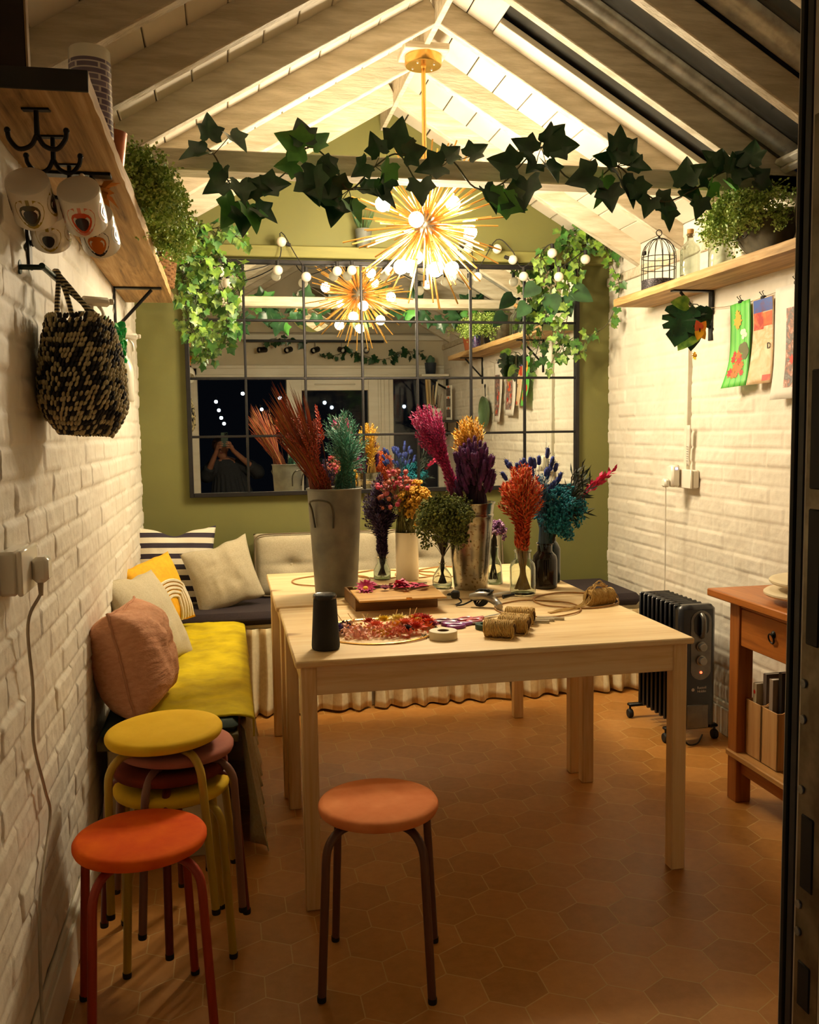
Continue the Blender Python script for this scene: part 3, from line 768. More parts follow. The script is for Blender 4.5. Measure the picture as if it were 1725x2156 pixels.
# garland over the tie beam: the vine wanders over and under the timber
gy = 3.19
gp = [(418, 300, 3.2), (450, 325, gy), (480, 380, 3.17), (520, 420, 3.16), (600, 365, gy), (650, 310, 3.18), (700, 345, gy), (735, 400, 3.15), (790, 350, gy), (840, 325, 3.19), (885, 385, 3.15), (945, 335, gy), (1000, 395, 3.15), (1060, 385, gy), (1140, 310, 3.2), (1190, 370, gy), (1245, 385, 3.16), (1300, 350, gy), (1350, 400, 3.16), (1400, 425, 3.15), (1470, 395, 3.15), (1530, 360, gy), (1600, 365, gy)]
gl = [(440, 290, 0, 1), (485, 285, 1, -1), (432, 320, -1, -.3), (470, 355, -.3, -1), (475, 385, -1, -.5), (505, 385, .2, -1), (530, 395, 1, -.2), (495, 425, -.5, -1), (520, 440, .4, -1), (540, 440, 1, -.6), (560, 395, 1, .2), (510, 450, 0, -1),
      (640, 300, -.2, 1), (660, 310, .8, .8), (625, 345, -1, -.2), (665, 350, .4, -1), (640, 310, -1, .3), (685, 340, 1, -.8), (655, 370, .2, -1),
      (720, 400, -.8, .5), (715, 425, -.4, -1), (735, 430, .6, -1), (700, 420, -1, .2), (760, 395, 1, -.5), (790, 400, 1, -.7), (770, 345, -.8, -.8), (800, 320, -.4, .6), (830, 310, .3, 1), (855, 325, 1, .3), (820, 345, -.3, -.7), (815, 370, 0, -1),
      (885, 385, 0, -1), (940, 335, .4, .4), (990, 330, .8, .6), (930, 350, -1, -.2), (1020, 400, .6, -1), (1035, 410, .9, -.3), (1070, 405, .6, -.7), (1060, 425, .9, -.4), (1110, 380, -.2, -1), (1085, 350, -.8, .2), (1120, 320, -.8, .5), (1145, 300, .8, .6), (1165, 310, 1, .1), (1150, 345, .4, -.8), (1130, 345, -.6, -.5),
      (1250, 370, -1, -.3), (1270, 375, -.2, -1), (1300, 340, -.3, 1), (1315, 335, .5, 1), (1330, 350, 1, -.2), (1310, 380, .4, -1), (1335, 390, .6, -1), (1290, 350, -1, .3), (1300, 310, 0, 1), (1280, 400, 0, -1),
      (1370, 420, -.4, -1), (1400, 440, .3, -1), (1385, 425, 1, -.2), (1445, 385, 0, 1), (1435, 400, .9, -.3), (1475, 420, -.2, -1), (1490, 375, -.7, .3), (1525, 355, -.2, .9), (1500, 385, -.3, -.8), (1540, 365, .6, .7), (1565, 370, .9, .2), (1580, 345, .2, 1), (1530, 385, .6, -.6), (1590, 380, 1, -.4), (1510, 350, -.8, .7)]
def garland():
    o = at(480, 340, 3.2); ms, ml = MB(), MB()
    P = [at(*q) - o for q in gp]; ms.tube(catmull(P, 6), .003, 6)
    for u, v, dx, dz in gl:
        p = at(u, v, 3.165 + rnd.uniform(-.03, .01)) - o; d = Vector((dx, rnd.uniform(-.5, .1), dz))
        q = min(P, key=lambda a: (a - p).length); ms.tube([q, (q + p) / 2 + rv(.006), p], .0016, 4)
        shape_leaf(ml, p, d, Vector((rnd.uniform(-.9, .9), -1, rnd.uniform(-.5, .9))), rnd.uniform(.07, .112), mi=0 if rnd.random() < .72 else 1, fold=.34)
    t = thing('ivy_garland', 'dark green ivy garland wound along the white tie beam', 'garland', o)
    ms.build('vine_stem', STEM, t, ang=180); ml.build('foliage', [LEAFD, mat('mid_ivy_leaf', '3a7430', '55963e', .42, scale=12)], t, fix=False, ang=30)
garland()
# trailing ivy at the far end of the left shelf
def A(*q): return [at(*p) for p in q]
ivy_thing('trailing_ivy', 'variegated ivy tumbling from the end of the left shelf before the mirror', 'plant', [
    (A((400, 540, 4.42), (430, 490, 4.5), (470, 480, 4.5), (500, 500, 4.5)), 46, .05, .05),
    (A((395, 560, 4.4), (420, 540, 4.45), (450, 570, 4.5), (480, 640, 4.5), (470, 690, 4.5)), 70, .048, .055),
    (A((390, 560, 4.38), (400, 600, 4.35), (420, 660, 4.4), (430, 720, 4.42)), 62, .042, .05),
    (A((385, 570, 4.38), (385, 620, 4.3), (400, 680, 4.3), (410, 700, 4.33)), 50, .042, .05),
    (A((400, 540, 4.42), (440, 520, 4.5), (490, 560, 4.52), (505, 620, 4.52)), 36, .045, .045),
    (A((410, 540, 4.42), (380, 500, 4.4), (400, 470, 4.45), (430, 480, 4.45)), 34, .05, .05),
    (A((470, 500, 4.5), (500, 480, 4.55), (515, 490, 4.55)), 9, .03, .02)], [LEAFV, LEAFG, mat('deep_green_ivy_leaf', '2c5a24', '4e7f34', .42, scale=30)])  # last leaf material is a deeper green, picked at random leaf by leaf
# ivy bush at the top right corner of the mirror
t = ivy_thing('trailing_ivy', 'variegated ivy bush on the timber plate above the mirror corner', 'plant', [
    (A((1180, 500, 4.82), (1210, 490, 4.8), (1250, 495, 4.8), (1280, 520, 4.8)), 60, .05, .055),
    (A((1150, 520, 4.82), (1140, 540, 4.78), (1160, 600, 4.75), (1150, 660, 4.75), (1165, 700, 4.75)), 54, .045, .05),
    (A((1200, 510, 4.82), (1190, 560, 4.76), (1200, 620, 4.74), (1190, 690, 4.75), (1160, 770, 4.78)), 44, .048, .045),
    (A((1270, 500, 4.8), (1290, 560, 4.76), (1305, 610, 4.74), (1280, 680, 4.74), (1240, 710, 4.76), (1222, 735, 4.78)), 42, .042, .035),
    (A((1230, 500, 4.8), (1220, 540, 4.78), (1215, 600, 4.78)), 26, .045, .05)], [LEAFV, LEAFG, MATS['deep_green_ivy_leaf']])
o0 = t.location.copy(); ml = MB()
for u, v, dx, dz, L in ((1130, 600, -.7, -.6, .11), (1160, 620, 0, -1, .13), (1185, 625, .3, -.9, .12), (1205, 610, .9, -.5, .13), (1110, 640, -.6, -.7, .1)):
    shape_leaf(ml, at(u, v, 4.74) - o0, (dx, -.3, dz), (rnd.uniform(-.3, .3), -1, .3), L, HEARTL)
ml.build('broad_leaf', LEAFD, t, fix=False, ang=180)
# ferns and pots on the left shelf
def pot(name, label, loc, r0, r1, h, m_, n=32, wall=.004):
    t = thing(name, label, 'pot', loc)
    m = MB(); m.lathe([(0, 0), (r0 - .003, 0), (r0, .003), (r1, h - .004), (r1 + .001, h), (r1 - wall, h), (r0 - wall, .008), (0, .008)], n)
    m.build('pot_body', m_, t); return t
fern_thing('asparagus_fern', 'feathery green fern spilling over the left shelf edge', 'plant', (-.285, 2.80, SHZ + .08), 64, .27, (.75, .25, .1), fan=.7, dens=74, leaf=.0115, droop=1.35)
pot('fern_pot', 'pink pot standing under the fern on the left shelf', (-.285, 2.80, SHZ), .045, .055, .085, mat('pink_pot', 'c77a72', 'b56a62', .5))
fern_thing('asparagus_fern', 'second pale fern hanging lower, beside the clear jar', 'plant', (-.28, 3.22, SHZ + .08), 54, .26, (.8, .2, -.1), fan=.6, dens=70, droop=1.45, leaf=.0115)
pot('fern_pot', 'small pale pot holding the lower fern', (-.28, 3.22, SHZ), .04, .05, .08, WHITEC)
t = thing('glass_jar', 'clear glass jar on the left shelf behind the ferns', 'jar', (-.268, 3.62, SHZ))
m = MB(); m.lathe([(0, 0), (.04, 0), (.043, .004), (.043, .1), (.036, .115), (.036, .13), (.033, .13), (.033, .115), (.04, .1), (.04, .006), (0, .006)], 28); m.build('jar_body', GLASS, t)
def sticks(t, n, r, h, z0, c='a47a3e'):
    for i in range(n):
        a = rnd.uniform(0, 6.28); m = MB(); q = r * .6
        m.tube([(q * .5 * math.cos(a), q * .5 * math.sin(a), z0), (r * 1.3 * math.cos(a), r * 1.3 * math.sin(a), h * rnd.uniform(.85, 1.1))], .0022, 5); m.build('stick', mat('stick_' + c, c, c, .7), t)
t = thing('printed_canister', 'white canister with purple townhouse print at near end of left shelf', 'canister', (-.268, 2.19, SHZ))
m = MB(); m.lathe([(0, 0), (.042, 0), (.044, .003), (.044, .196), (.042, .199), (.040, .196), (.040, .006), (0, .006)], 48); m.build('canister_body', WHITEC, t)
def print_mat():
    q = NT('purple_print'); v = q.coord('Object', (1, 1, 1)); tc = q.n('ShaderNodeTexBrick')
    tc.inputs['Scale'].default_value = 20; tc.inputs['Color1'].default_value = lin('5a4a66'); tc.inputs['Color2'].default_value = lin('8f8199'); tc.inputs['Mortar'].default_value = lin('d2c8cc'); tc.inputs['Mortar Size'].default_value = .03
    x = q.n('ShaderNodeSeparateXYZ'); q.l(v, x.inputs[0]); cb = q.n('ShaderNodeCombineXYZ'); q.l(x.outputs[1], cb.inputs[0]); q.l(x.outputs[2], cb.inputs[1]); q.l(cb.outputs[0], tc.inputs[0])
    q.color(tc.outputs[0]); q.b.inputs['Roughness'].default_value = .25; return q.m
m = MB(); m.lathe([(.0443, .012), (.0446, .013), (.0446, .170), (.0443, .171)], 48, cap=False); m.build('printed_band', print_mat(), t)
t = pot('copper_pot', 'small copper pot with thin sticks on the left shelf', (-.262, 2.44, SHZ), .032, .045, .10, mat('copper', '9c5a38', '7d4427', .3, .8)); sticks(t, 6, .03, .14, .012)
t = thing('wicker_basket', 'brown wicker basket at the far end of the left shelf', 'basket', (-.28, 4.25, SHZ))
m = MB()
for k in range(13):
    z = .006 + k * .011; r = .07 + .018 * k / 12; pts = []
    for q in range(48):
        a = 2 * PI * q / 48; rr = r + .004 * (1 if (q // 2 + k) % 2 else -1); pts.append((rr * math.cos(a), rr * math.sin(a), z))
    m.tube(pts, .0062, 5, closed=True)
m.lathe([(0, 0), (.068, 0), (.068, .006), (0, .006)], 32)
m.build('weave', mat('wicker', '8a6238', '6a4624', .7, scale=60), t)
m = MB(); m.tube([(.085 * math.cos(PI * q / 16), 0, .15 + .11 * math.sin(PI * q / 16)) for q in range(17)], .005, 6); m.build('handle', MATS['wicker'], t)
ms, ml = MB(), MB()
for i in range(26):
    a = rnd.uniform(0, 6.28); d = Vector((math.cos(a) * .6, math.sin(a) * .6, rnd.uniform(.4, 1))); p = Vector((.02 * math.cos(a), .02 * math.sin(a), .08)); e = p + d * .11
    ms.tube([p, e], .0016, 4); shape_leaf(ml, e, d + Vector((0, 0, -.6)), rv(1), rnd.uniform(.05, .08), HEARTL)
tp = thing('leafy_houseplant', 'bright leafy plant growing out of the wicker basket', 'plant', (-.28, 4.25, SHZ + .008)); ms.build('stalk', STEM, tp); ml.build('foliage', mat('bright_leaf', '4f8a1f', '6fa52e', .4, scale=12), tp, fix=False, ang=180)
m = MB(); t = thing('picture_board', 'dark brown board with pale edge leaning at the near end of left shelf', 'board', (-.405, 1.90, SHZ), (0, 0, -.1))
m.box((.02, 0, .16), (.084, .015, .32), .002); m.build('panel', mat('dark_brown_board', '2b1a12', '1e120d', .6), t); m = MB(); m.box((.064, 0, .16), (.004, .016, .32), .001); m.build('pale_edge', mat('pale_edge', 'a58a66', '8f7452', .6), t)
# ------------------------------------------------------------------ hooks and mugs under the left shelf
def hook(loc, label):
    t = thing('double_hook', label, 'hook', loc, -.1, 'black iron cup hooks')
    m = MB(); m.box((0, 0, -.002), (.05, .016, .004), .001); m.build('plate', BLACKM, t)
    m = MB(); m.tube([(0, 0, -.003), (0, 0, -.05)], [.0045, .0055], 8)
    for s in (-1, 1): m.tube(catmull([(0, 0, -.045), (s * .012, 0, -.066), (s * .034, 0, -.072), (s * .05, 0, -.055), (s * .053, 0, -.04)], 5), .0045, 8)
    for s in (-1, 1): m.ball((s * .053, 0, -.039), .0062, 8, 6)
    m.build('prongs', BLACKM, t)
hook((-.326, 1.86, 1.965), 'empty black double hook nearest the painted end of the left shelf')
hook((-.325, 2.02, 1.965), 'black double hook holding the two front mugs')
hook((-.325, 2.22, 1.965), 'black double hook holding the rear mugs, above the bag')
def petal_spot(m, a0, z0, ra, rz, r, mi=0):
    vs = [(r * math.cos(a0), r * math.sin(a0), z0)]
    for k in range(16):
        q = 2 * PI * k / 16; a = a0 + ra * math.cos(q) * (1 - .25 * math.sin(q)); vs.append((r * math.cos(a), r * math.sin(a), z0 + rz * math.sin(q)))
    m.add(vs, [(0, 1 + k, 1 + (k + 1) % 16) for k in range(16)], None, mi)
def mug(loc, roll, label, c1, c2, c3):
    """axis along local +z from base (facing the door) to mouth; handle on +y side, hung upwards"""
    ax = Vector((math.sin(roll) * .3, .80, -.60)).normalized(); up_ = Vector((0, .60, .80))
    yv = (up_ - ax * up_.dot(ax)).normalized(); xv = yv.cross(ax)
    t = thing('mug', label, 'mug', loc, 0, 'patterned mugs on hooks')
    t.rotation_euler = Matrix((xv, yv, ax)).transposed().to_euler()
    R, H = .043, .092
    m = MB(); m.lathe([(0, .0), (R - .006, 0), (R - .001, .003), (R, .008), (R, H - .002), (R - .0015, H), (R - .003, H - .002), (R - .003, .006), (0, .005)], 44); m.build('cup', WHITEC, t)
    m = MB(); m.tube(catmull([(0, R - .002, .018), (0, R + .022, .022), (0, R + .032, .045), (0, R + .022, .07), (0, R - .002, .074)], 5), .0055, 10); m.build('handle', WHITEC, t)
    for nm, cc, spots in (('outer_print', c1, ((-PI / 2, .05, .66, .036), (-PI / 2 - 1.5, .05, .6, .034), (-PI / 2 + 1.5, .05, .6, .034))), ('middle_print', c2, ((-PI / 2, .053, .46, .026), (-PI / 2 - 1.5, .053, .42, .024), (-PI / 2 + 1.5, .053, .42, .024))), ('inner_print', c3, ((-PI / 2, .056, .30, .017), (-PI / 2 - 1.5, .056, .28, .016), (-PI / 2 + 1.5, .056, .28, .016)))):
        off = {'outer_print': .0003, 'middle_print': .0006, 'inner_print': .0009}[nm]
        for a, z, ra, rz in spots:
            m = MB(); petal_spot(m, a, z, ra, rz, R + off); m.build(nm, mat('mugprint_' + cc, cc, cc, .25), t, fix=False)
mug((-.372, 1.985, 1.868), .1, 'mug with olive and black flower print, front left of the hanging four', '98862a', '4a4628', '1d1a18')
mug((-.279, 2.01, 1.862), .2, 'mug with coral and orange flower print, front right of the hanging four', 'd9876a', 'cf4a1c', '231c22')
mug((-.372, 2.20, 1.862), -.2, 'mug with mustard rings and dark dots, rear left of the four', 'a58a1e', 'cfc6b2', '2a2526')
mug((-.278, 2.22, 1.858), .3, 'dark navy mug with one orange flower, rear right of the four', '211c28', 'c86a1c', 'c86a1c')
t = thing('paper_flower', 'orange dried flower stuck under the left shelf by the bracket', 'flower', at(208, 400, 2.35))
m = MB()
for k in range(18): m.leaf((0, 0, 0), (rnd.uniform(-.6, 1), rnd.uniform(-.5, .8), rnd.uniform(-1, .5)), rv(1), rnd.uniform(.03, .065), .018, 0, .1)
m.build('petal', mat('orange_petal', 'c9820f', 'b0660a', .5, scale=30), t, fix=False, ang=180)
m = MB(); m.ball((0, 0, 0), .012, 8, 6); m.build('flower_centre', MATS['orange_petal'], t)
# ------------------------------------------------------------------ rail with bag, bottles and green garland
t = thing('hanging_rail', 'dark green metal rail under the left shelf', 'rail', (-.385, 2.6, 1.735))
m = MB(); m.tube([(0, -.42, 0), (0, 1.15, 0)], .007, 10); m.build('bar', mat('dark_green_metal', '16302a', '10251f', .35, .4), t)
for y in (-.4, .4, 1.12):
    m = MB(); m.tube([(-.052, y, 0), (0, y, 0)], .006, 8); m.lathe([(0, 0), (.016, 0), (.016, .004), (0, .004)], 16, T(-.052, y, 0) @ Matrix.Rotation(PI / 2, 4, 'Y')); m.build('standoff', MATS['dark_green_metal'], t)
def bag():
    B = Vector((-.335, 2.36, 1.365))
    t = thing('woven_bag', 'chunky black and straw woven bag hanging on the left wall', 'bag', B)
    rows = 25; H = .262; m = MB()
    def rad(z):
        q = max(0, min(1, z / H)); s = (.62 + .40 * math.sin(min(1, q / .30) * PI / 2)) - .26 * max(0, (q - .42) / .58) ** 1.5
        return .098 * s, .145 * s
    for k in range(rows):
        z = .004 + k * (H - .008) / (rows - 1); n = 62
        for i in range(n):
            a = 2 * PI * (i + rnd.uniform(-.25, .25) + .5 * (k % 2)) / n; rx, ry = rad(z); w_ = 1 + .05 * sn(a * 3, k * .7, 2) + rnd.uniform(-.012, .012)
            P = Vector((rx * math.cos(a) * w_, ry * math.sin(a) * w_, z + .02 * sn(a * 1.1, k * .12, 5) + .018 * math.sin(a) * (z / H) * -1))
            tg = Vector((-rx * math.sin(a), ry * math.cos(a), 0)).normalized(); nn = Vector((math.cos(a), math.sin(a) * .7, 0)).normalized()
            d = (tg * rnd.uniform(.35, .6) + Vector((0, 0, .85)) + nn * .35).normalized(); l = rnd.uniform(.0068, .0092)
            mm = rotz(d); mm.translation = P
            m.ball((0, 0, 0), (.0040, .0046, l), 6, 5, 0 if rnd.random() < .60 + .8 * sn(a * 4, k * .9, 12) else 1, mm)
    # floor of the bag
    rx, ry = rad(0); m.grid(20, 4, lambda u, v: (rx * v * math.cos(2 * PI * u), ry * v * math.sin(2 * PI * u), .002), 0, None, True)
    m.grid(30, 12, lambda u, v: (rad(v * H)[0] * .97 * math.cos(2 * PI * u), rad(v * H)[1] * .97 * math.sin(2 * PI * u), v * H), 1, None, True)
    m.build('woven_body', [mat('straw_fibre', 'c6b890', 'a5976c', .75, scale=90), mat('black_fibre', '1a1718', '241f1f', .75, scale=90)], t, ang=180)
    hm = stripes('rope_handle', 'b3a47e', '221d1c', .0085, .5, 2)
    for s in (-1, 1):
        pts = catmull([(s * .05 + .01, -.085, .235), (s * .03 - .01, -.07, .30), (-.04, -.03, .375), (-.052, .0, .385), (-.04, .03, .36), (s * .03, .075, .29), (s * .05 + .01, .10, .235)], 6)
        m = MB(); m.tube(pts, .0062, 8); m.build('handle', hm, t)
    m = MB(); m.box((.06, -.02, .262), (.002, .07, .035), .0005, Matrix.Rotation(.2, 4, 'Z')); m.build('paper_tag', mat('grey_paper_tag', 'a79f92', '8d857a', .6), t)
    m = MB(); m.box((.063, -.03, .238), (.002, .05, .022), .0005, Matrix.Rotation(.2, 4, 'Z')); m.build('dark_tag', mat('dark_tag', '2a2222', '2a2222', .4), t)
bag()
def spray(loc, label, s=1):
    t = thing('spray_bottle', label, 'bottle', loc, .5, 'white spray bottles on the rail'); t.scale = (s, s, s)
    m = MB(); m.lathe([(0, 0), (.034, 0), (.037, .004), (.038, .01), (.038, .11), (.034, .135), (.022, .16), (.015, .175), (.015, .185), (0, .185)], 30); m.build('bottle_body', mat('milky_plastic', 'd8d2c2', 'cdc6b4', .35), t)
    m = MB(); m.lathe([(0, .183), (.017, .183), (.017, .203), (0, .203)], 24); m.build('collar', mat('dark_green_plastic', '12332a', '0e2a22', .35), t)
    m = MB(); m.box((0, 0, .218), (.022, .022, .03), .004); m.box((.02, 0, .243), (.085, .024, .026), .008); m.box((.066, 0, .245), (.014, .016, .016), .003); m.build('spray_head', MATS['milky_plastic'], t)
    m = MB(); m.tube(catmull([(.025, 0, .235), (.04, 0, .215), (.043, 0, .19)], 4), [.005] * 8 + [.004], 6); m.build('trigger', MATS['milky_plastic'], t)
spray((-.372, 2.79, 1.50), 'white spray bottle hanging right behind the woven bag')
spray((-.37, 3.62, 1.485), 'farther white spray bottle beyond the shiny green garland')
t = thing('foil_garland', 'shiny emerald green plastic garland hanging between the spray bottles', 'garland', (-.36, 3.15, 1.725))
m = MB()
for k in range(150):
    q = rnd.random(); z = -.29 * q; r = .055 * (1 - .35 * q); a = rnd.uniform(0, 6.28)
    M_ = T(r * .7 * math.cos(a), r * 1.5 * math.sin(a), z) @ Euler((rnd.uniform(0, 6), rnd.uniform(0, 6), 0)).to_matrix().to_4x4()
    m.ball((0, 0, 0), (.022, .016, .007), 8, 5, 0, M_)
m.build('foil_petals', mat('emerald_foil', '0c9a4a', '12b45c', .12, .1, scale=20, coat=.6), t)
m = MB(); m.tube([(-.0, 0, .02), (0, 0, -.28)], .002, 5); m.build('cord', STEM, t)
def socket(loc, sgn, label, cable=None, name='wall_socket'):
    t = thing(name, label, 'socket', loc)
    m = MB(); m.box((sgn * .018, 0, 0), (.036, .148, .086), .006); m.build('back_box', WHITEC, t)
    m = MB(); m.box((sgn * .041, 0, 0), (.01, .150, .088), .003); m.build('face_plate', WHITEC, t); return t
socket((XL + .002, 1.935, 1.10), 1, 'double wall socket low on the left brick wall', None)
t = thing('mains_plug', 'white plug with grey cable hanging down the left brick wall', 'plug', (XL + .048, 1.965, 1.095))
m = MB(); m.box((.016, 0, 0), (.032, .05, .052), .008); m.build('plug_body', WHITEC, t)
m = MB(); m.tube([(.012, 0, -.024), (.012, 0, -.055)], [.0065, .0045], 10); m.build('strain_relief', mat('grey_cable', 'a89c88', '978b77', .5), t)
m = MB(); m.tube(catmull([Vector(p) - Vector((XL + .048, 1.965, 1.095)) for p in [(XL + .06, 1.965, 1.045), (XL + .03, 1.975, .98), (XL + .022, 2.03, .83), (XL + .02, 2.02, .72), (XL + .02, 2.11, .58), (XL + .02, 2.15, .50), (XL + .02, 2.02, .40), (XL + .022, 1.97, .30), (XL + .028, 1.93, .2), (XL + .033, 1.9, .15), (XL + .035, 1.85, .03), (XL + .07, 1.80, .006)]], 6), .0035, 8); m.build('cable', MATS['grey_cable'], t)
# ------------------------------------------------------------------ right shelf
t = thing('bird_cage', 'small black wire birdcage on the right shelf', 'birdcage', (2.012, 4.09, SHZ))
R, H = .078, .2
m = MB(); m.lathe([(0, 0), (R, 0), (R + .001, .002), (R + .001, .045), (R - .002, .047), (R - .002, .004), (0, .004)], 40); cb = m.build('base_band', mat('pierced_black_tin', '171418', '4a4248', .5, .4, scale=150, lo=.48, hi=.56), t)
for k in range(14):
    a = 2 * PI * k / 14; c_, s_ = math.cos(a), math.sin(a)
    pts = [(R * c_, R * s_, .04), (R * c_, R * s_, .155)] + [(R * math.cos(b) * c_, R * math.cos(b) * s_, .155 + .085 * math.sin(b)) for b in (.3, .6, .9, 1.2, 1.5)]
    m = MB(); m.tube(pts, .0017, 6); m.build('wire', BLACKM, t)
m = MB()
for z, r in ((.15, R), (.10, R + .0005)):
    m.tube([(r * math.cos(2 * PI * k / 40), r * math.sin(2 * PI * k / 40), z) for k in range(40)], .002, 6, closed=True)
m.build('hoop_wires', BLACKM, t)
m = MB(); m.ball((0, 0, .243), .007, 10, 6); m.tube([(.014 * math.cos(2 * PI * k / 24), 0, .264 + .014 * math.sin(2 * PI * k / 24)) for k in range(24)], .0022, 6, closed=True); m.build('top_ring', BLACKM, t)
m = MB(); m.box((-R - .004, -.02, .165), (.012, .022, .018), .002); m.build('latch', BLACKM, t)
CORK = mat('cork', 'b98a52', 'a27440', .85, scale=60, bump=.3)
def bottle(loc, s, label):
    t = thing('corked_bottle', label, 'bottle', loc, .3); 
    m = MB(); o = [(0, 0), (.038, 0), (.042, .004), (.042, .115), (.038, .132), (.02, .15), (.0145, .158), (.0145, .178), (.018, .18), (.018, .186), (.0125, .186)]
    i = [(.0125, .16), (.018, .148), (.036, .13), (.0395, .114), (.0395, .012), (0, .009)]
    m.lathe([(r * s, z * s) for r, z in o + i], 36); m.build('bottle_body', GLASS, t)
    m = MB(); m.lathe([(0, .172 * s), (.0118 * s, .172 * s), (.0125 * s, .187 * s), (.0145 * s, .188 * s), (.0145 * s, .206 * s), (0, .207 * s)], 20); m.build('cork', CORK, t)
bottle((1.985, 3.74, SHZ), 1.0, 'clear bottle with cork stopper, next to the birdcage')
bottle((2.03, 3.57, SHZ), 1.15, 'taller clear corked bottle, partly behind the drooping fern')
t = thing('grey_planter', 'crumpled grey felt planter bag lying tilted on the right shelf', 'planter', (2.015, 3.20, SHZ))
m = MB(); N = 40
def bagf(u, v):
    a = 2 * PI * u; q = v; r = (.55 + .45 * math.sin(min(1, q * 1.35) * PI / 2)) * (1 + .10 * sn(a * 1.2, q * 3, 4) * 2)
    if q < .04: r *= q / .04
    return (.088 * r * math.cos(a), .150 * r * math.sin(a) + .05 * q, .17 * q + .03 * math.sin(a + .6) * q * (1) - 0)
m.grid(N, 16, bagf, 0, None, True); m.build('bag_body', mat('grey_green_felt', '4a4230', '5e5640', .85, scale=25, bump=.3), t, ang=180, solid=.004)
m = MB(); m.tube(catmull([(-.088, -.05, .10), (-.10, .0, .06), (-.098, .03, .12), (-.09, .06, .16)], 5), .0025, 5); m.build('fold_seam', BLACKM, t)
fern_thing('maidenhair_fern', 'pale green fern cascading over the edge of the right shelf', 'plant', (1.935, 3.17, SHZ + .165), 70, .27, (-.55, .05, -.15), leaf=.0115, fan=.7, dens=70, droop=1.4)
t = thing('dark_bowl', 'dark tilted bowl at the back of the right shelf beside the fern', 'bowl', (2.05, 2.94, SHZ), (0, 0, 0))
m = MB(); m.lathe([(0, 0), (.05, 0), (.075, .03), (.085, .10), (.08, .16), (.07, .185), (.066, .183), (.076, .155), (.08, .1), (.07, .034), (.045, .006), (0, .006)], 40); m.build('bowl_body', mat('dark_stoneware', '26211c', '1b1714', .35, scale=12), t)
t = thing('glitter_tumbler', 'purple and blue glitter tumbler at the near end of right shelf', 'tumbler', (1.975, 2.70, SHZ))
def glit():
    q = NT('glitter'); vo = q.n('ShaderNodeTexVoronoi'); vo.inputs['Scale'].default_value = 260; q.l(q.coord('Object'), vo.inputs['Vector'])
    sp = q.n('ShaderNodeSeparateColor'); q.l(vo.outputs['Color'], sp.inputs[0]); q.color(q.ramp(sp.outputs[0], [(.2, '3d2c6e'), (.45, 'a0527e'), (.6, 'c7b6cc'), (.8, '2a6d94')])); q.b.inputs['Roughness'].default_value = .25; q.b.inputs['Metallic'].default_value = .5; return q.m
m = MB(); m.lathe([(0, 0), (.034, 0), (.036, .004), (.038, .105), (.036, .105), (.034, .006), (0, .006)], 32); m.build('tumbler_body', glit(), t)
m = MB(); m.lathe([(.0382, .094), (.0392, .095), (.0392, .106), (.0362, .107)], 32, cap=False); m.build('blue_rim', mat('blue_rim', '2c5a9a', '2c5a9a', .3), t)
t = pot('terracotta_pot', 'terracotta pot near the door end of the right shelf', (2.02, 2.38, SHZ), .05, .07, .12, mat('terracotta', 'a85a34', '97502d', .7))
fern_thing('pot_plant', 'green plant growing in the terracotta pot', 'plant', (2.02, 2.38, SHZ + .1), 18, .26, (-.2, 0, .8), fan=.8, dens=30, leaf=.014, droop=.8)
# leaf sprays hanging from the right shelf bracket
t = thing('monstera_spray', 'artificial monstera leaves hanging under the right shelf bracket', 'garland', at(1455, 640, 3.72))
o0 = t.location.copy(); ml, ms, ml2 = MB(), MB(), MB()
MON = [(0, 0), (.22, -.1), (.43, .02), (.46, .14), (.30, .19), (.49, .26), (.47, .38), (.29, .38), (.44, .5), (.38, .6), (.22, .57), (.3, .72), (.14, .86)]
MON = MON + [(0, 1.0)] + [(-x, y) for x, y in MON[:0:-1]]
for u, v, dx, dz, L, sh in ((1440, 650, -.25, -1, .165, MON), (1462, 650, .1, -1, .12, MON), (1462, 690, -.7, -.9, .12, HEARTL), (1460, 690, -.1, -1, .10, HEARTL), (1478, 650, .4, -1, .09, HEARTL), (1450, 640, -1, .1, .08, HEARTL)):
    p = at(u, v, 3.70 + rnd.uniform(-.02, .02)) - o0; ms.tube([(0, 0, 0), p * .6 + Vector((0, 0, .01)), p], .0022, 5)
    shape_leaf(ml if sh is MON or dx > -.5 else ml2, p, (dx, 0, dz), (-.5, -1, .2), L, sh, .1)
ms.build('stalk', STEM, t); ml.build('leaf_dark', mat('deep_leaf', '0d2414', '1a3a1f', .25, scale=18), t, fix=False, ang=180); ml2.build('leaf_light', LEAFG, t, fix=False, ang=180)
t = thing('paper_butterfly', 'orange and yellow butterfly clipped among the monstera leaves', 'ornament', at(1474, 695, 3.64))
for dx, dz, c in ((-.5, 1, 'd8502a'), (.5, .8, 'e08a1e'), (-.35, -1, 'e3a51e'), (.5, -.9, 'd99a1c')):
    m = MB(); shape_leaf(m, (0, 0, 0), (dx, -.2, dz), (-.3, -1, .1), .046, HEARTL, .1); m.build('wing', mat('wing_' + c, c, c, .5), t, fix=False)
m = MB(); m.ball((0, 0, 0), (.003, .003, .016), 8, 6); m.build('butterfly_body', BLACKM, t)
t = thing('dried_daisy', 'single yellow flower tucked behind the white cable trunking', 'flower', at(1467, 749, 3.98))
m = MB()
for k in range(22): a = 2 * PI * k / 22; m.leaf((0, 0, 0), (-.6 + .2 * math.sin(k), -.7 + .7 * math.cos(a), .9 * math.sin(a)), (-1, -.8, 0), .026, .012, 0, .1)
m.build('petal', mat('yellow_petal', 'd8a90c', 'e0bb20', .5), t, fix=False, ang=180)
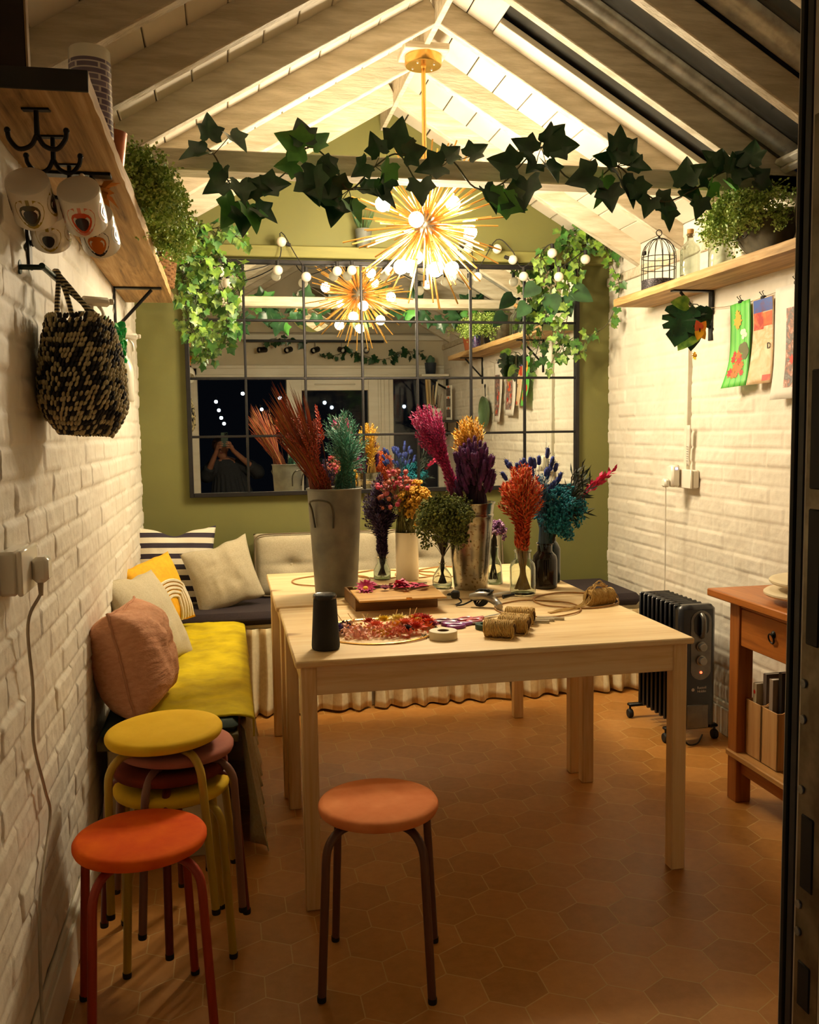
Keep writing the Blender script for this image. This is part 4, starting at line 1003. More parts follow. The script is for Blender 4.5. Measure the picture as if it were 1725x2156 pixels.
m = MB(); m.ball((-.008, -.01, 0), .009, 8, 6); m.build('flower_centre', mat('ochre_centre', '9a6a10', '7f5510', .7), t)
m = MB(); m.tube([(0, 0, 0), (.01, .01, -.035), (.02, .02, -.06)], .0013, 4); m.build('stalk', STEM, t)
# cable trunking, socket with plug and cable on the right wall
m = MB(); m.box((XR - .012, 4.02, 1.545), (.024, .03, .80), .003); struct(m, 'trim_3', WHITEP)
socket((XR - .004, 3.99, 1.12), -1, 'white double wall socket at the foot of the cable trunking')
t = thing('plug_adaptor', 'white plug-in adaptor with a small blue light on the right wall', 'adaptor', (XR - .055, 4.03, 1.128))
m = MB(); m.box((-.022, 0, .005), (.044, .058, .105), .01); m.build('adaptor_body', WHITEC, t); m = MB(); m.box((-.022, -.03, .04), (.012, .003, .01), .001); m.build('indicator', emit('blue_led', (.3, .35, 1), 2.5), t)
t = thing('heater_plug', 'white plug and cable running down the right wall to the heater', 'plug', (XR - .1, 4.035, 1.10))
m = MB(); m.box((-.014, 0, 0), (.028, .045, .04), .008); m.build('plug_body', WHITEC, t)
m = MB(); m.tube(catmull([(-.014, 0, -.018), (-.012, .004, -.08), (-.006, .014, -.25), (.002, .03, -.45), (.0, .04, -.65), (-.0, .05, -.9), (-.03, .03, -1.06), (-.08, -.02, -1.09)], 6), .0035, 8); m.build('cable', WHITEC, t)
t = thing('paper_label', 'torn white paper label dangling beside the cable trunking', 'label', (XR - .03, 3.975, 1.37))
m = MB(); m.grid(3, 10, lambda u, v: (-.004 + .012 * sn(v * 3, u, 5), .012 - .03 * u + .01 * sn(v * 5, 2, 3), -.19 * v)); m.build('paper', mat('label_paper', 'd8d2c4', 'cfc8b8', .6), t, solid=.0006, ang=180)
m = MB()
for k in range(7): m.box((-.0085 + .012 * sn(.5 + k * .18, .5, 5), -.004, -.1 - k * .011), (.0008, .016, .0025), .0002)
m.build('print_lines', mat('print_grey', '77706a', '77706a', .6), t)
# ------------------------------------------------------------------ pictures clipped to a string on the right wall
t = thing('picture_string', 'thin string with pictures strung along the right wall', 'string', (XR - .02, 3.2, 1.88))
m = MB(); m.tube(catmull([(0, .9, .05), (0, .55, .0), (0, .3, -.01), (0, .13, .0), (0, -.1, .01), (0, -.4, .0), (0, -.62, .03)], 6), .0014, 5); m.build('cord', mat('string', '8d7a5a', '7a6848', .8), t)
def art_mat(name, cols, scale, st=(1, 1, 1), rough=.5):
    q = NT(name); n = q.noise(q.coord('Object', st), scale, 3, .6, 1.0); k = len(cols)
    r = q.ramp(n, [(.3 + .4 * i / (k - 1), c) for i, c in enumerate(cols)]); q.color(r); q.b.inputs['Roughness'].default_value = rough; return q.m
def picture(name, label, y0, y1, ztop, zbot, mtl, tilt=.02, curl=.03, seed=0, rot=0, clips=1):
    """paper hanging parallel to the right wall; local y along the wall (towards the door negative), z down"""
    t = thing(name, label, 'picture', (XR - .026, (y0 + y1) / 2, ztop), (rot, 0, 0)); W = y1 - y0; H = ztop - zbot
    def surf(u, v): return (-.004 - curl * v ** 3 * (.4 + .6 * u) + .008 * sn(u * 2, v * 3, seed), (u - .5) * W, -H * v)
    m = MB(); m.grid(8, 16, surf); m.build('paper', mtl, t, solid=.0007, ang=180)
    for k in range(clips):
        m = MB(); yc = 0 if clips == 1 else (-.3 + .6 * k) * W
        m.box((-.004, yc, .002), (.012, .026, .012), .002)
        for s in (-1, 1): m.tube([(-.004, yc + s * .004, .008), (-.016, yc + s * .010, .024), (-.010, yc + s * .013, .026)], .0016, 5)
        m.build('bulldog_clip', BLACKM, t)
    return t, surf
def blob(m, surf, u, v, r, W, H, mi=0, n=10, off=.0016, pet=0):
    vs = []
    for k in range(n):
        a = 2 * PI * k / n; rr = r * (1 if not pet else (1.25 if k % 2 else .7)); q = surf(u + rr * math.cos(a) / W, v + rr * math.sin(a) / H); vs.append((q[0] - off, q[1], q[2]))
    m.add(vs, [tuple(range(n))], None, mi)
gst = NT('green_striped_paper'); 
_v = gst.n('ShaderNodeTexWave'); _v.wave_type = 'BANDS'; _v.bands_direction = 'Y'; _v.inputs['Scale'].default_value = 9; _v.inputs['Distortion'].default_value = 1.6; gst.l(gst.coord('Object', (1, 1, .25)), _v.inputs['Vector'])
gst.color(gst.ramp(_v.outputs['Fac'], [(.1, '3aa63c'), (.4, '8fca3f'), (.6, '2f9a6c'), (.85, '6cc24a')])); gst.b.inputs['Roughness'].default_value = .5
t, sf = picture('collage_print', 'green striped collage print with orange and red flowers', 3.475, 3.625, 1.875, 1.525, gst.m, curl=.05, seed=3, rot=-.05)
W, H = .15, .35
RD = [mat('print_' + c, c, c, .5) for c in ('c8281c', 'e0661e', 'e8a03a', 'd9d4c0', '5a5a30')]
for nm, mi, pts in (('orange_lily', 2, [(.42, .16, .02), (.36, .22, .022), (.48, .22, .02), (.42, .27, .016), (.38, .12, .012)]), ('red_flowers', 0, [(.25, .66, .018), (.55, .68, .022), (.2, .82, .02), (.72, .84, .013), (.3, .6, .012)]), ('orange_flowers', 1, [(.42, .76, .022), (.36, .85, .016), (.58, .8, .018), (.5, .62, .018), (.68, .75, .016), (.5, .86, .012)]), ('foliage_band', 4, [(.75, .55, .024), (.85, .6, .02), (.62, .55, .02), (.8, .64, .018)]), ('paper_strip', 3, [(.72, .36, .012), (.62, .36, .012), (.8, .4, .01), (.68, .42, .01)])):
    for q, (u, v, r) in enumerate(pts):
        m = MB(); blob(m, sf, 1 - u, v, r, W, H, n=14, off=.0016 + .0006 * (mi % 3), pet=1 if mi < 3 else 0); m.build(nm.rstrip('s'), RD[mi], t, fix=False)
t, sf = picture('painted_print', 'loose watercolour print with blue top and red blocks', 3.315, 3.455, 1.87, 1.53, art_mat('watercolour_paper', ['d9c7a6', 'c9a67a', 'e0d2b8'], 9), curl=.03, seed=8, rot=-.03)
W, H = .14, .34
for nm, c, u0, u1, v0, v1 in (('blue_patch', '2f4f9c', .04, .96, .01, .16), ('red_patch', 'a3261c', .5, .95, .16, .36), ('orange_patch', 'c8562a', .06, .5, .17, .33), ('red_patch', 'b03a24', .05, .4, .9, .97)):
    m = MB(); m.grid(6, 6, lambda u, v: (lambda q: (q[0] - .0015, q[1], q[2]))(sf(u0 + (u1 - u0) * u, v0 + (v1 - v0) * v))); m.build(nm, art_mat('art_' + nm + c, [c, c, '5b3a5a' if 'blue' in nm else 'd8743a'], 14), t, fix=False)
def lettering(text, parent, loc, rot, size, mtl, name='lettering', ext=.0004):
    cu = bpy.data.curves.new(name, 'FONT'); cu.body = text; cu.size = size; cu.extrude = ext; cu.align_x = 'CENTER'; cu.align_y = 'CENTER'
    tmp = bpy.data.objects.new('tmp', cu); COL.objects.link(tmp); me = bpy.data.meshes.new_from_object(tmp); bpy.data.objects.remove(tmp); bpy.data.curves.remove(cu)
    me.materials.append(mtl) if not me.materials else None; o = bpy.data.objects.new(name, me); COL.objects.link(o); o.parent = parent; o.location = loc; o.rotation_euler = rot; return o
INK = mat('ink_black', '1d1a18', '1d1a18', .6)
q = sf(.2, .57); lettering('D', t, (q[0] - .003, q[1], q[2]), (PI / 2, 0, -PI / 2), .034, INK)
def flower_print(y0, y1, z0, z1, label, seed, cols):
    t, sf = picture('photo_print', label, y0, y1, z0, z1, mat('white_print_paper', 'd9d2c6', 'd3ccc0', .5), curl=.02, seed=seed, rot=-.02)
    W = y1 - y0; H = z0 - z1
    m = MB(); m.grid(8, 10, lambda u, v: (lambda q: (q[0] - .0015, q[1], q[2]))(sf(.1 + .62 * u, .2 + .7 * v))); m.build('photo_panel', art_mat('photo_%d' % seed, cols, 26), t, fix=False)
    r = random.Random(seed)
    for c in ('b5261c', 'd9652a', 'c8402e', 'd98a3a', 'b5261c', 'c8402e'):
        m = MB(); blob(m, sf, r.uniform(.2, .65), r.uniform(.45, .85), r.uniform(.012, .024), W, H, n=14, off=.0024, pet=1); m.build('printed_flower', mat('print_' + c, c, c, .5), t, fix=False)
flower_print(3.03, 3.30, 1.895, 1.465, 'large white photo print of red flowers, nearest the door jamb', 21, ['8a8580', '5c5754', 'a8705a', 'd2ccc4'])
flower_print(2.74, 2.94, 1.88, 1.42, 'white photo strip seen only in the wall mirror', 22, ['9a958c', '4e4a48', '8f5a4a', 'c7c2ba'])
t = thing('green_pan', 'round green pan hanging on the right wall, seen in the mirror', 'pan', (XR - .03, 2.50, 1.50))
m = MB(); m.lathe([(0, 0), (.10, 0), (.125, .012), (.135, .035), (.131, .035), (.12, .016), (.1, .005), (0, .005)], 48, Matrix.Rotation(-PI / 2, 4, 'Y')); m.build('pan_body', mat('sage_enamel', '5d7650', '4e6543', .35), t)
m = MB(); m.tube(catmull([(-.01, 0, .13), (-.012, .0, .19), (-.012, .012, .215), (-.012, 0, .23), (-.012, -.012, .215), (-.012, 0, .19)], 5), .004, 8); m.build('pan_handle', BLACKM, t)
# ------------------------------------------------------------------ oil heater
t = thing('oil_heater', 'black oil filled radiator on castors by the right wall', 'heater', (1.945, 3.55, 0))
HB = mat('heater_black_enamel', '12131a', '0f1016', .25, .1, spec=.6)
for k in range(9):
    m = MB(); y = .075 + k * .042; pts = []
    m.box((0, y, .335), (.155, .012, .53), .006); m.tube([(0, y, .12), (0, y, .55)], .016, 8); m.box((0, y, .585), (.13, .026, .03), .012); m.build('fin', HB, t)
m = MB()
for z in (.13, .55): m.tube([(0, .06, z), (0, .43, z)], .022, 12)
m.build('oil_tube', HB, t)
m = MB(); m.box((0, .03, .338), (.17, .06, .54), .018); pn = m.build('control_housing', HB, t)
SILV = mat('smoked_silver_panel', '6e6c66', '5e5c57', .3, .6)
m = MB(); pts = []
def pill(m, cx, cz, w_, h_, y, th, n=24):
    vs = []
    for k in range(n):
        a = 2 * PI * k / n; x = w_ / 2 * math.cos(a); z = w_ / 2 * math.sin(a) + (h_ / 2 - w_ / 2) * (1 if math.sin(a) >= 0 else -1); vs.append((cx + x, cz + z))
    V = [(x, y, z) for x, z in vs] + [(x, y - th, z) for x, z in vs]
    m.add(V, [tuple(range(n)), tuple(range(n, 2 * n))] + [(k, (k + 1) % n, n + (k + 1) % n, n + k) for k in range(n)])
m = MB(); pill(m, .012, .435, .095, .30, .001, .004); m.build('control_panel', SILV, t)
m = MB(); pill(m, .012, .525, .07, .10, -.002, .003); m.build('handle_recess', HB, t)
m = MB(); m.tube(catmull([(.012, -.004, .57), (.012, -.022, .555), (.012, -.026, .52), (.012, -.022, .485), (.012, -.004, .472)], 5), .010, 10); m.build('handle', SILV, t)
for z in (.43, .37):
    m = MB(); m.lathe([(0, 0), (.022, 0), (.022, .006), (.018, .008), (.017, .022), (.015, .024), (0, .024)], 28, T(.012, -.003, z) @ Matrix.Rotation(PI / 2, 4, 'X')); m.build('dial', mat('dial_silver', '8d8b84', '7b7973', .3, .7), t)
m = MB(); m.ball((.012, -.004, .318), .0055, 10, 6); m.build('indicator_light', emit('red_light', (1, .06, .02), 5), t)
m = MB(); m.box((.0, .0, .125), (.10, .012, .105), .004); m.build('cable_cover', SILV, t)
lettering('Russell\nHobbs', t, (.018, -.0015, .243), (PI / 2, 0, 0), .0155, mat('lettering_grey', 'b8b6b0', 'b8b6b0', .4))
m = MB(); m.lathe([(0, 0), (.007, 0), (.007, .0008), (0, .0008)], 20, T(-.022, -.0005, .243) @ Matrix.Rotation(PI / 2, 4, 'X')); m.build('round_mark', MATS['lettering_grey'], t)
for y in (.06, .42):
    m = MB(); m.box((0, y, .062), (.25, .03, .014), .004); sf_ = m.build('castor_bar', BLACKM, t)
    for x in (-.115, .115):
        m = MB(); m.lathe([(0, -.011), (.018, -.011), (.021, -.007), (.021, .007), (.018, .011), (0, .011)], 24, T(x, y, .0212) @ Matrix.Rotation(PI / 2, 4, 'Y')); m.tube([(x, y, .03), (x, y, .06)], .005, 8); m.build('castor', RUBBER, sf_)
m = MB(); m.tube(catmull([(-.07, .03, .25), (-.10, .02, .2), (-.09, .0, .1), (-.06, -.02, .02), (-.0, .0, .006), (.08, .1, .006)], 6), .0035, 8); m.build('cable', BLACKM, t)
# ------------------------------------------------------------------ console table on the right
t = thing('console_table', 'honey oak side table with drawers against the right wall', 'table', (1.94, 2.55, 0))
m = MB(); m.box((0, .0, .752), (.41, 1.12, .028), .004); m.build('tabletop', HONEY, t)
OAKV = wood('honey_oak_upright', '834512', '9e5a1c', 'ac6a2c', 2, .42, 0, 1, .06)
for y in (.435, -.435):
    for x in (-.135, .15):
        m = MB(); m.box((x, y, .369), (.06, .06, .738), .003); m.build('leg', OAKV, t)
for y in (.435, -.435):
    m = MB(); m.box((.005, y, .655), (.23, .03, .15), .002); m.build('end_rail', HONEY, t)
m = MB(); m.box((.15, 0, .655), (.03, .81, .15), .002); m.build('back_rail', HONEY, t)
m = MB(); m.box((-.15, 0, .727), (.02, .81, .02), .002); m.build('front_rail', HONEY, t)
for y in (.2, -.2):
    m = MB(); m.box((-.148, y, .648), (.022, .40, .135), .003); d = m.build('drawer', HONEY, t)
    m = MB(); m.lathe([(0, 0), (.013, 0), (.011, .004), (.004, .008), (0, .009)], 16, T(-.159, y, .665) @ Matrix.Rotation(-PI / 2, 4, 'Y')); m.tube([(-.168 - .004 * math.cos(a), y + .015 * math.sin(a), .651 + .016 * math.cos(a)) for a in [2 * PI * k / 24 for k in range(24)]], .0028, 8, closed=True); m.build('ring_pull', BLACKM, d)
m = MB(); m.box((-.01, .0, .175), (.33, .93, .022), .004); m.build('lower_shelf', wood('lower_shelf_oak', '8a5a26', 'ab7a3e', 'b98a4e', 1, .5, 0, 1, .06), t)
m = MB(); m.box((-.135, 0, .135), (.025, .81, .055), .003); m.build('stretcher', HONEY, t)
def disc(loc, r, label):
    t = thing('serving_board', label, 'board', loc, 0, 'round serving boards on the console')
    m = MB(); m.lathe([(0, 0), (r - .02, 0), (r - .006, .004), (r, .010), (r, .016), (r - .006, .021), (r - .02, .022), (0, .022)], 64); m.build('board_top', mat('pale_stoneware', 'd9c9a6', 'd0bf9b', .4, scale=6), t)
disc((1.925, 2.735, .788), .165, 'lower round cream board lying on the console table')
disc((1.935, 2.72, .830), .165, 'upper round cream board raised over the lower one')
m = MB(); t = thing('board_stand', 'short cream foot between the two round boards', 'stand', (1.935, 2.73, .8105)); m.lathe([(0, 0), (.07, 0), (.06, .0095), (.07, .0185), (0, .0185)], 32); m.build('foot', MATS['pale_stoneware'], t)
def magfile(loc, label):
    t = thing('magazine_file', label, 'file box', loc, 0, 'wooden magazine files')
    th = .004; W, D, H = .095, .25, .24; OK_ = wood('light_veneer', 'a5753e', 'b98a52', 'c79c64', 2, .5, 0, 1, .03)
    m = MB(); m.box((0, 0, th / 2), (D, W, th), .001); m.box((-D / 2 + th / 2, 0, H * .42), (th, W, H * .84), .001); m.box((D / 2 - th / 2, 0, H / 2 + .04), (th, W, H + .08), .001)
    for s in (-1, 1):
        y = s * (W / 2 - th / 2); V = [(-D / 2, 0), (D / 2, 0), (D / 2, H + .08), (-D / 2 + .02, H * .84), (-D / 2, H * .84)]
        m.add([(x, y - th / 2, z) for x, z in V] + [(x, y + th / 2, z) for x, z in V], [tuple(range(5)), tuple(range(5, 10))] + [(i, (i + 1) % 5, 5 + (i + 1) % 5, 5 + i) for i in range(5)])
    m.build('box_body', OK_, t)
magfile((1.93, 2.90, .1862), 'wooden magazine file on the low shelf, farther from the door')
magfile((1.93, 2.80, .1862), 'wooden magazine file on the low shelf, half hidden by door jamb')
for x, y, w_, h, c, lb in ((1.90, 2.915, .022, .26, 'b8a888', 'cream magazine with red flower on spine in the farther file'), (1.92, 2.885, .02, .30, '6e625a', 'mauve grey magazine standing in the farther file'), (1.90, 2.815, .022, .30, '8f7f70', 'taupe magazine standing in the nearer file'), (1.915, 2.785, .02, .33, '1e1c1e', 'tall black magazine standing in the nearer file')):
    t = thing('magazine', lb, 'magazine', (x, y, .191), 0, 'magazines in the wooden files')
    m = MB(); m.box((0, 0, h / 2), (.16, w_ * .8, h), .001); m.build('pages', WHITEC, t)
    m = MB(); m.box((-.081, 0, h / 2), (.003, w_, h + .002), .001); m.box((0, w_ / 2 - .001, h / 2), (.162, .002, h + .002), .0005); m.box((0, -w_ / 2 + .001, h / 2), (.162, .002, h + .002), .0005); m.build('cover', mat('cover_' + c, c, c, .4), t)
    if c == 'b8a888':
        m = MB(); m.ball((-.083, 0, h - .03), (.001, .006, .008), 10, 6); m.build('red_motif', RD[0], t)
# ------------------------------------------------------------------ things on the tables
TZ = .7302
t = thing('smart_speaker', 'black cylindrical speaker on the near left corner of the table', 'speaker', (.268, 2.655, TZ))
m = MB(); m.lathe([(0, 0), (.036, 0), (.0405, .004), (.0415, .012), (.0335, .150), (0, .150)], 48); m.build('grille', mat('charcoal_fabric_grille', '15161a', '101114', .75, scale=300, bump=.3), t)
m = MB(); m.lathe([(0, .1495), (.0335, .1495), (.0345, .153), (.0345, .160), (.032, .1625), (.028, .1605), (0, .1605)], 48); m.build('top_cap', mat('black_gloss_cap', '232428', '1c1d20', .25), t)
# galvanised buckets
t = thing('galvanised_bucket', 'tall dull zinc flower bucket holding rust and teal grasses', 'bucket', (.405, 3.555, TZ))
def bucket(t, r0, r1, h, mt, ring=None):
    m = MB(); pr = [(0, 0), (r0 - .002, 0), (r0, .003)]
    for k in range(1, 12):
        q = k / 12; r = r0 + (r1 - r0) * q; pr.append((r, h * q))
        if ring and abs(q - ring) < .045: pr += [(r + .003, h * q + .004), (r + .003, h * q + .010), (r, h * q + .014)]
    pr += [(r1, h - .006), (r1 + .004, h - .005), (r1 + .005, h), (r1 + .001, h + .002), (r1 - .002, h - .002), (r1 - .003, h - .03), (r0 - .003, .02), (0, .018)]
    m.lathe(pr, 56); m.build('bucket_body', mt, t)
bucket(t, .082, .105, .415, ZINC)
for s, a0 in ((1, -2.15), (1, .95)):
    d = Vector((math.cos(a0), math.sin(a0), 0)); e = Vector((-d.y, d.x, 0)); rr = .1
    P = [d * (rr - .001) + e * -.035 + Vector((0, 0, .27)), d * (rr + .003) + e * -.044 + Vector((0, 0, .335)), d * (rr + .03) + e * -.036 + Vector((0, 0, .372)), d * (rr + .03) + e * .036 + Vector((0, 0, .372)), d * (rr + .003) + e * .044 + Vector((0, 0, .335)), d * (rr - .001) + e * .042 + Vector((0, 0, .27))]
    m = MB(); m.tube(catmull(P, 4), .004, 8); m.build('handle', mat('dark_wire', '4a463c', '3a372f', .4, .7), t)
t = thing('galvanised_bucket', 'speckled bright metal flower bucket holding magenta and purple grasses', 'bucket', (.945, 3.545, TZ))
def speck():
    q = NT('speckled_galvanised'); n = q.noise(q.coord('Object'), 95, 3, .5); n2 = q.noise(q.coord('Object'), 9, 2)
    q.color(q.mix(q.ramp(n, [(.58, (0, 0, 0)), (.64, (1, 1, 1))]), q.ramp(n2, [(.35, '8a877c'), (.65, 'b5b1a4')]), lin('7a6a52')))
    q.b.inputs['Metallic'].default_value = 1; q.b.inputs['Roughness'].default_value = .24; q.bump(n2, .2, .01); return q.m
bucket(t, .067, .097, .345, speck(), .83)
# glass and ceramic vases
def vase(loc, label, prof, m_, name='glass_vase', inner=True, n=40):
    t = thing(name, label, 'vase', loc); m = MB()
    pr = [(0, 0)] + prof
    if inner: pr = pr + [(max(r - .003, .001), z) for r, z in prof[::-1]]; pr = pr[:-1] + [(prof[0][0] - .003, .006), (0, .006)]
    m.lathe(pr, n); m.build('vase_body', m_, t); return t
JAR = [(.046, 0), (.05, .004), (.05, .105), (.046, .122), (.034, .134), (.03, .14), (.03, .163), (.034, .166), (.034, .170)]
vase((1.103, 3.36, TZ), 'clear glass jar holding the orange bunch by its stems', JAR, GLASS)
vase((1.232, 3.475, TZ), 'dark smoked glass jar holding blue and teal dried flowers', [(r * 1.0, z * 1.06) for r, z in JAR], AMBERG, 'smoked_jar')
vase((.838, 3.585, TZ), 'small round bellied glass bottle holding the olive green bunch', [(.034, 0), (.04, .008), (.0405, .03), (.036, .052), (.02, .076), (.013, .084), (.013, .098), (.018, .102)], GLASS)
vase((.742, 3.83, TZ), 'plain white cylinder vase with yellow and pink dried flowers', [(.046, 0), (.049, .004), (.049, .2), (.0495, .203)], WHITEC, 'cylinder_vase')
vase((.638, 3.86, TZ), 'clear glass bottle behind the wooden box holding dark purple stems', [(.033, 0), (.037, .005), (.037, .04), (.026, .062), (.021, .07), (.021, .09), (.026, .094)], GLASS)
vase((1.066, 3.63, TZ), 'narrow glass carafe with lilac flowers, beside the metal bucket', [(.036, 0), (.038, .004), (.034, .06), (.032, .085), (.022, .105), (.02, .115), (.02, .15), (.025, .155)], GLASS)
vase((1.30, 3.60, TZ), 'smoke blue bottle mostly hidden behind the dark jar', [(.04, 0), (.042, .004), (.042, .14), (.03, .165), (.024, .17), (.024, .185)], mat('blue_smoke_glass', '2a3a3c', '223032', .1, trans=.4), 'smoked_jar')
# ------------------------------------------------------------------ dried flower bunches
def bunch(label, base, neck, tip, spread, n, stem, head, r=.0012, r0=.02, shape=None, hm=(), cat='dried flowers', name='dried_flower_bunch', sag=.0, part='flower_head'):
    """stems rise from base through the neck (centre, radius) and fan out to tips spread round `tip` = offset from the neck"""
    o = Vector(base); t = thing(name, label, cat, o); ms, ml = MB(), MB()
    nc, nr = Vector(neck[0]) - o, neck[1]
    tv = Vector(tip) - nc - o; ax = tv.normalized(); e1 = ax.cross(Vector((0, 1, 0))).normalized(); e2 = e1.cross(ax)
    for i in range(n):
        a = rnd.uniform(0, 2 * PI); q = math.sqrt(rnd.random())
        b = Vector((math.cos(a + 2.4), math.sin(a + 2.4), 0)) * r0 * q * .8; b.z = .012
        k = nc + Vector((math.cos(a), math.sin(a), 0)) * nr * q * .92
        h = shape(q, a) if shape else 1 - .25 * q * q + rnd.uniform(-.13, .07)
        e = nc + tv * h + e1 * math.cos(a) * spread[0] * q + e2 * math.sin(a) * spread[1] * q
        mid = k.lerp(e, .5) + (k - b).normalized() * .03 + Vector((0, 0, -sag * q))
        c = catmull([b, k, mid, e], 3)
        ms.tube(c, r, 4)
        ml._c = c; ml._ax = ax; head(ml, c[-1], (c[-1] - c[-3]).normalized(), q, i)
    ms.build('stem', stem, t, ang=180); ml.build(part, list(hm), t, fix=False, ang=180); return t
def spike(L, r, n, lf, w=.35, nm=2, up=.9):
    def f(m, p, d, q, i):
        e1 = d.orthogonal().normalized(); e2 = d.cross(e1); s = rnd.uniform(.8, 1.2); C_ = m._c; lo = max(2, 3 * len(C_) // 10)
        D_ = [0]
        for k in range(len(C_) - 1, lo, -1): D_.append(D_[-1] + (C_[k] - C_[k - 1]).length)
        Ls = min(L * s, D_[-1] * .97)
        for k in range(n):
            u = k / n; a = k * 2.4 + i; rr = r * (1 - .75 * u) * rnd.uniform(.7, 1.2)
            w_ = Ls * (1 - u); kk = max(j for j in range(len(D_)) if D_[j] <= w_ + 1e-9); kk = min(kk, len(D_) - 2); f_ = (w_ - D_[kk]) / max(1e-6, D_[kk + 1] - D_[kk])
            c = C_[len(C_) - 1 - kk].lerp(C_[len(C_) - 2 - kk], f_); o = e1 * math.cos(a) + e2 * math.sin(a)
            m.leaf(c + o * rr * .25, d * up + o * (1.05 - .5 * u) + rv(.15), o + rv(.5), lf * rnd.uniform(.7, 1.25) * (1 - .35 * u), lf * w, rnd.randrange(nm), .08)
    return f
def tail(L, r, nm=1, fuzz=26, up_=.4):
    def f(m, p, d, q, i):
        d = (d + Vector((0, 0, up_))).normalized(); M_ = rotz(d); M_.translation = p; mi = rnd.randrange(nm); s = rnd.uniform(.8, 1.2)
        m.lathe([(0, -L / 2 * s), (r * .55, -L * .44 * s), (r * .8, -L * .3 * s), (r * .85, 0), (r * .8, L * .3 * s), (r * .5, L * .46 * s), (0, L / 2 * s)], 8, M_, mi)
        for k in range(fuzz):
            z = rnd.uniform(-1, 1); a = rnd.uniform(0, 6.28); rr = math.sqrt(max(0, 1 - z * z))
            c = M_ @ Vector((r * .75 * rr * math.cos(a), r * .75 * rr * math.sin(a), L / 2 * z * s)); o = (M_.to_3x3() @ Vector((rr * math.cos(a), rr * math.sin(a), .9))).normalized()
            m.leaf(c, o, rv(1), r * .9, .0022, mi)
    return f
def cluster(n, R, r, nm=2, flat=.5, twig=0):
    def f(m, p, d, q, i):
        for k in range(n):
            a = rnd.uniform(0, 6.28); rr = R * math.sqrt(rnd.random()); e1 = d.orthogonal().normalized(); e2 = d.cross(e1)
            c = p + e1 * rr * math.cos(a) + e2 * rr * math.sin(a) + d * (flat * R * (rnd.uniform(-.6, .6) - (rr / R) ** 2 * .5))
            m.ball(tuple(c), r * rnd.uniform(.7, 1.2), 5, 4, rnd.randrange(nm))
            if twig and k % 2 == 0: m.leaf(p - d * R * .8, c - (p - d * R * .8), rv(1), (c - p + d * R * .8).length, .0012, 0)
    return f
def blades(n, L, w, nm=3, sp=.22):
    def f(m, p, d, q, i):
        d = (d + m._ax * 1.6).normalized()
        for k in range(n):
            dd = (d + rv(sp)).normalized(); l = L * rnd.uniform(.6, 1.15); s = p - d * rnd.uniform(.05, .25)
            e = dd.cross(Vector((0, 1, 0)) + rv(.4)).normalized() * w / 2; c = [s + dd * l * u + Vector((0, 0, -.10 * l * u * u)) + e * 0 for u in (0, .35, .7, 1)]
            mi = rnd.randrange(nm); V = []
            for j, x in enumerate(c): ww = (1, .9, .55, .04)[j]; V += [x - e * ww, x + e * ww]
            m.add(V, [(0, 1, 3, 2), (2, 3, 5, 4), (4, 5, 7, 6)], None, mi)
    return f
def MC(n, *cs, rough=.7): return [mat('%s_%d' % (n, i), c, d, rough, scale=60) for i, (c, d) in enumerate(cs)]
STRAW = mat('straw_stem', 'c49c56', 'ac8442', .7); DSTEM = mat('dark_stem', '3a2c1c', '2d2417', .7); GSTEM = mat('green_stem', '6c6a2c', '57562a', .7)
b1 = Vector((.405, 3.555, TZ + .02)); rimz = TZ + .40
RUST = MC('rust', ('8a3a18', 'a04c1c'), ('6a261a', '7d2f20'), ('7a5022', '8f6228'))
bunch('rust red and brown dried grasses fanning out to the left of the bucket', b1, ((.355, 3.55, rimz), .05), at(612, 868, 3.50), (.068, .07), 96, mat('rust_stem', '6a3214', '7d3f1a', .7), blades(6, .20, .0042, 3, .055), .0013, .05, hm=RUST, part='grass_blade', name='dried_grass_bunch')
bunch('brick red feathery heads tucked among the rust coloured grasses', b1, ((.365, 3.52, rimz), .04), at(622, 872, 3.47), (.08, .06), 44, MATS['rust_stem'], spike(.24, .013, 70, .016, .35), .0013, .05, hm=MC('brickhead', ('8e2c1a', 'a53a22'), ('a8451f', '93351d')), part='seed_head', name='dried_grass_bunch')
bunch('single tall coral spike rising above the rust grasses', b1, ((.385, 3.53, rimz), .002), at(657, 812, 3.50), (.006, .006), 1, MATS['rust_stem'], spike(.12, .010, 60, .018, .35), .0018, .01, hm=MC('coral', ('d8492c', 'c83c24'), ('e0603c', 'cf5030')), part='seed_head', name='dried_flower_spike')
bunch('teal green dried oat grass in the right side of the zinc bucket', b1, ((.445, 3.55, rimz), .05), at(730, 872, 3.54), (.092, .09), 100, mat('teal_stem', '3c6a58', '2f5848', .7), spike(.17, .010, 46, .022, .2, 3), .0012, .05, hm=MC('teal', ('3a8a70', '4a9c82'), ('2f725e', '62ac94'), ('7aac90', '488672')), part='seed_head', name='dried_grass_bunch', shape=lambda q, a: 1.16 - .5 * q + .22 * math.cos(a) * q * (1 if math.cos(a) > 0 else .3) + rnd.uniform(-.42, .08))
bunch('dark purple feathery bunch in the glass bottle behind the box', (.638, 3.86, TZ + .008), ((.640, 3.86, TZ + .10), .018), at(798, 1005, 3.83), (.078, .07), 110, mat('purple_stem', '3a2630', '2c1e28', .7), spike(.29, .018, 70, .025, .3), .0011, .024, hm=MC('dpurple', ('2a1838', '35204a'), ('1f1430', '422a5c')), part='seed_head', shape=lambda q, a: 1.05 - .42 * q + rnd.uniform(-.25, .08))
vb = Vector((.742, 3.83, TZ + .008))
